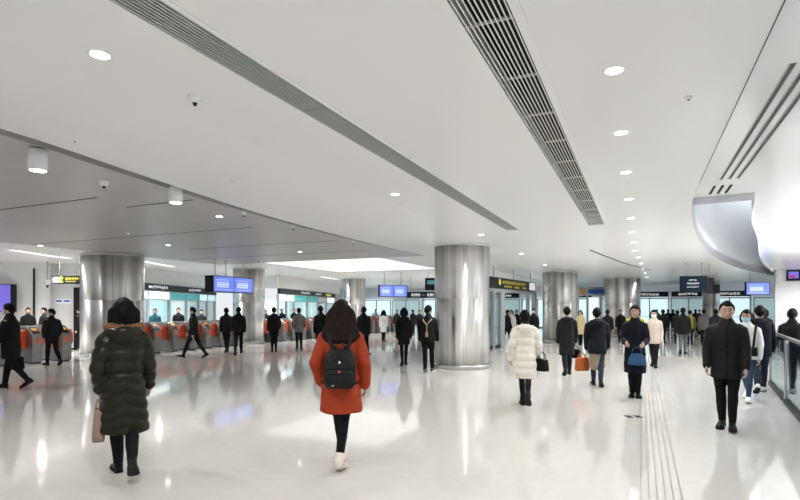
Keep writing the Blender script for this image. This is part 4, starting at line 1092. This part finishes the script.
mn = place(727, 429.5, head=304, rel=176, style='jacket', top=(.008, .009, .011), front=(.03, .03, .032), crough=.6, hem=.40, flare=1.04, girth=1.06, sleeve=1.08, face=True, vox=.010, bvox=.0065, legs={'L': (8, 8), 'R': (-4, 8)}, arms={'L': (4, 16, 10, 4), 'R': (0, 22, 12, 6)}, turn=10,
           label='man in a dark jacket and black trousers walking towards the camera')
mk = place(747, 401, head=310, rel=170, f=True, style='jacket', top=(.72, .72, .72), hem=.47, girth=1.08, sleeve=1.15, hair='bob', face=True, mask='blue', legs=STEP_L, pants=(.03, .06, .10), legw=.85, shoe=(.75, .75, .74), sole=(.7, .7, .7), vox=.011,
           label='woman in white jacket, blue jeans and blue face mask behind the approaching man')
t = thing('shoulder_bag', 'black strapped bag worn across the white jacket', 'bag', mk['mx'] @ Vector((-.12, .14, .60*mk['h'])), mk['rz'] if 'rz' in mk else mk['mx'].to_euler().z)
MB().tube([(0, .0, 0), (-.02, .01, .22), (-.03, -.08, .40)], [(.018, .006)]*3, 8).build('strap', cloth(BLK), t, True)
MB().box(-.06, .04, -.03, .03, -.16, 0).build('pouch', cloth(BLK), t, bevel=.015)
place(760, d=10.4, head=306, rel=4, style='jacket', top=NAVY, hem=.42, girth=1.08, hood=True, legs=STEP_R, pants=(.015, .02, .04), shoe=(.6, .6, .6), label='man in navy jacket with his back to us beside the balustrade end')
place(764, d=15, head=309, rel=0, f=True, style='jacket', top=BLK, hair='bob', brown=True, label='small dark clad person half hidden between the man in navy and the balustrade')
place(792, d=10.6, head=309, rel=-12, style='long', top=(.006, .007, .009), hem=.36, girth=1.08, legs=STEP_L, label='man in a dark coat behind the glass balustrade at the right edge')
lm = place(11, 388.5, head=304, rel=62, style='long', top=(.006, .0065, .008), hem=.36, girth=1.06, mask='white', legs=STEP_R, arms={'L': (10, 20, 8, 0), 'R': (-4, 12, 8, 0)}, label='man in a dark coat walking left at the left photo edge with a briefcase')
bag('briefcase', 'black briefcase carried by the man at the left photo edge', 'bag', lm['mx'], lm['grip']('R'), .34, .10, .27, .09, BLK, rz=.3)
# by the gates on the left
place(52, 365.5, head=309, rel=25, style='jacket', top=(.008, .009, .012), hem=.45, legs=STEP_L, mask='white', turn=60, label='man in black jacket and grey hem standing at the front of the leftmost gates', arms=POCKET)
place(28, d=19.8, head=308, rel=178, style='jacket', top=BLK, face=True, label='person in black facing us behind the leftmost gates, nearest the black wall joint', legs=STAND)
place(45, d=19.4, head=308, rel=120, style='jacket', top=CHAR, label='person in charcoal behind the leftmost gates, half hidden by the man before them', legs=STAND)
place(80.5, d=21, head=308, rel=60, style='jacket', top=BLK, label='person in black passing behind the gates at the left side of the broad left pillar', legs=STEP_L)
place(155, d=22.4, head=309, rel=178, style='jacket', top=(.02, .09, .12), face=True, label='person in a teal jacket behind the gates in front of the teal shop', legs=STAND)
place(178.5, d=23.5, head=308, rel=180, style='jacket', top=BLK, face=True, label='person in black behind the gates under the white panel of the teal shop', legs=STAND)
place(194, 358.5, head=307, rel=72, style='jacket', top=(.007, .008, .011), hem=.43, mask='white', legs={'L': (26, 6), 'R': (-20, 14)}, arms=AW_L, label='man in dark jacket striding left past the gates with a white face mask')
place(201.5, d=24.7, head=310, rel=180, style='jacket', top=CHAR, label='person behind the gates right behind the striding man with a white mask', legs=STAND)
place(226.5, 352.5, head=308, rel=10, style='jacket', top=(.013, .015, .019), hem=.45, legs=STEP_R, label='man in charcoal jacket under the hanging blue double screen, left of a pair')
place(238.5, 354.5, head=307, rel=-8, style='jacket', top=BLK, hem=.44, legs=WALK_R, arms=AW_R, label='man in black jacket under the hanging blue double screen, right of a pair')
place(274, 351.5, head=308, rel=2, style='jacket', top=BLK, hem=.42, girth=1.1, hood=True, legs={'L': (3, 3), 'R': (-3, 5)}, arms=AW_L, label='man all in black facing the gates just right of the second gate-row pillar')
place(282, d=30.5, head=309, rel=170, style='jacket', top=NAVY, label='person in navy behind the gates, over the right shoulder of the man all in black', legs=STAND)
place(266, d=29.6, head=311, rel=180, style='jacket', top=CHAR, label='tiny dark person behind the gates, at the right edge of the second pillar', legs=STAND)
place(294.5, d=31.5, head=309, rel=150, style='jacket', top=BLK, label='person in black behind the gates, left of the one in a grey jacket', legs=STAND)
place(299, 349.5, head=308, rel=4, style='jacket', top=(.16, .155, .15), hem=.42, legs=STEP_L, arms=POCKET, label='person in a light grey jacket and black trousers walking to the gates')
place(321, 356, head=306, rel=20, style='jacket', top=BLK, hem=.43, legs=STEP_L, turn=-20, label='man in black partly hidden by the left shoulder of the woman in rust red')
place(350.5, d=21, head=309, rel=178, style='jacket', top=NAVY, face=True, legs=STAND, label='person in navy facing us just above the right shoulder of the rust red coat')
place(363.5, 357, head=307, rel=-20, style='jacket', top=(.006, .008, .012), hem=.40, girth=1.06, legs=WALK_R, arms=AW_R, label='man in dark navy coat and black trousers just right of the woman in rust red')
place(383.5, 341.5, head=311, rel=-10, f=True, style='long', top=(.72, .74, .76), hem=.30, hair='long', legw=.85, legs=STAND, label='woman in a long white coat far off near the gates')
place(375.5, d=41.5, head=313, rel=180, style='jacket', top=(.35, .36, .37), legs=STAND, label='tiny person in light grey behind the gates left of the woman in white')
place(404, 365.5, head=308, rel=0, f=True, style='jacket', top=BLK, hem=.37, flare=1.08, hair='bob', hood=True, legs=STEP_R, legw=.88, label='woman in black hooded coat and slim trousers left of the person with tan straps')
q = place(428, 373.5, head=306.5, rel=-14, style='jacket', top=(.007, .0075, .009), hem=.47, legs={'L': (-2, 4), 'R': (16, 6)}, turn=-25, shoe=(.10, .085, .07), sole=(.6, .58, .52), label='man in black with tan Y-shaped straps on his back beside the central pillar')
yb = float(q['back'](.72)); hq = q['h']; wp = q['mx'] @ Vector((0, yb-.012, .60*hq))
t = thing('shoulder_harness', 'tan Y-shaped strap with small pouch on the man beside the central pillar', 'strap', wp, q['mx'].to_euler().z)
for s in (-1, 1): MB().tube([(0, 0, .13*hq), (s*.045*hq, .0, .18*hq), (s*.072*hq, .03*hq, .218*hq)], [(.017, .006)]*3, 8).build('strap', cloth((.34, .29, .21)), t, True)
MB().tube([(0, 0, .02), (0, -.002, .13*hq)], [(.015, .006)]*2, 8).build('strap', cloth((.34, .29, .21)), t, True)
MB().box(-.035, .035, -.022, .012, -.09, .03).build('pouch', cloth((.36, .26, .19)), t, bevel=.012)
place(397, d=31, head=310, rel=150, style='jacket', top=CHAR, legs=STAND, label='far dark person just left of the woman in black hooded coat')
place(413, d=33, head=310, rel=40, style='jacket', top=BLK, legs=STAND, label='far dark person between the woman in black and the man with tan straps')
place(419.5, d=29, head=311, rel=180, style='jacket', top=CHAR, legs=STAND, label='far dark person over the left shoulder of the man with tan straps')
# under the yellow lettered sign
place(491, d=23.5, head=310, rel=90, style='jacket', top=BLK, legs=STAND, label='person in black at the right edge of the central pillar under the yellow lettered sign')
p = place(507, d=24.5, head=310, rel=-60, style='jacket', top=NAVY, legs=STEP_R, label='man in navy beside the white ticket post under the yellow lettered sign')
place(511.5, d=25.4, head=312, rel=170, f=True, style='jacket', top=(.62, .62, .62), hair='bob', legs=STAND, label='person in a pale top behind the man in navy under the yellow lettered sign')
place(516.5, d=26.5, head=310, rel=180, style='jacket', top=BLK, legs=STAND, label='person in black over the left shoulder of the woman in the cream white coat')
place(534, d=22.8, head=309, rel=150, style='jacket', top=BLK, girth=1.1, legs=STAND, label='man in black over the right shoulder of the woman in the cream white coat')
# far end of the hall
place(580.5, d=24, head=311, rel=170, f=True, style='long', top=(.62, .52, .30), hair='bob', legs=STAND, label='person in a pale yellow coat far behind, between the two hooded walkers')
place(607.5, d=22.5, head=310, rel=0, style='jacket', top=BLK, legs=STEP_L, label='far man in black just right of the head of the person in beige shorts')
place(620.5, d=25.5, head=310, rel=180, style='jacket', top=BLK, legs=STEP_R, label='far man in black at the left of the woman in navy coat', face=True)
place(654, d=14.8, head=310, rel=176, f=True, style='jacket', top=(.50, .43, .36), hair='bob', mask='white', hem=.42, legs=STEP_L, face=True, label='woman in a cream jacket with white face mask behind the woman in navy coat')
place(663, 343.5, head=309.5, rel=0, style='jacket', top=BLK, legs=STEP_L, label='far man in black left of the man in black jacket and grey trousers')
place(683, 354.5, head=308, rel=-2, style='jacket', top=(.005, .005, .0055), hem=.44, girth=1.12, pants=(.09, .09, .095), legs=STEP_R, label='man in black jacket and grey trousers walking away under the dark navy screen')
place(677.5, d=25, head=310.5, rel=10, style='jacket', top=CHAR, legs=STEP_L, label='far dark person behind the left shoulder of the man with grey trousers')
place(690, d=24, head=310.5, rel=0, style='jacket', top=(.30, .26, .07), legs=STEP_R, label='far person in a khaki yellow jacket behind the man with grey trousers')
place(704, 345.5, head=309.5, rel=0, style='jacket', top=(.11, .105, .095), hem=.43, legs=STEP_L, label='far person in a grey brown vest left of the man in dark jacket')
place(716, d=20.5, head=309.5, rel=0, style='jacket', top=CHAR, legs=STAND, label='dark person at the left shoulder of the man walking towards the camera')
for k, (u, d) in enumerate(((657, 37), (668, 38), (673, 36), (695.5, 37), (699.5, 31))):
    place(u, d=d, head=310.5+.4*(k % 3), rel=rnd.choice([0, 180, 20]), style='jacket', top=[BLK, CHAR, NAVY][k % 3], legs=STAND,
          label=ORD[k]+' from the left of the tiny dark figures before the far end wall')
bpy.data.scenes.remove(TMP)
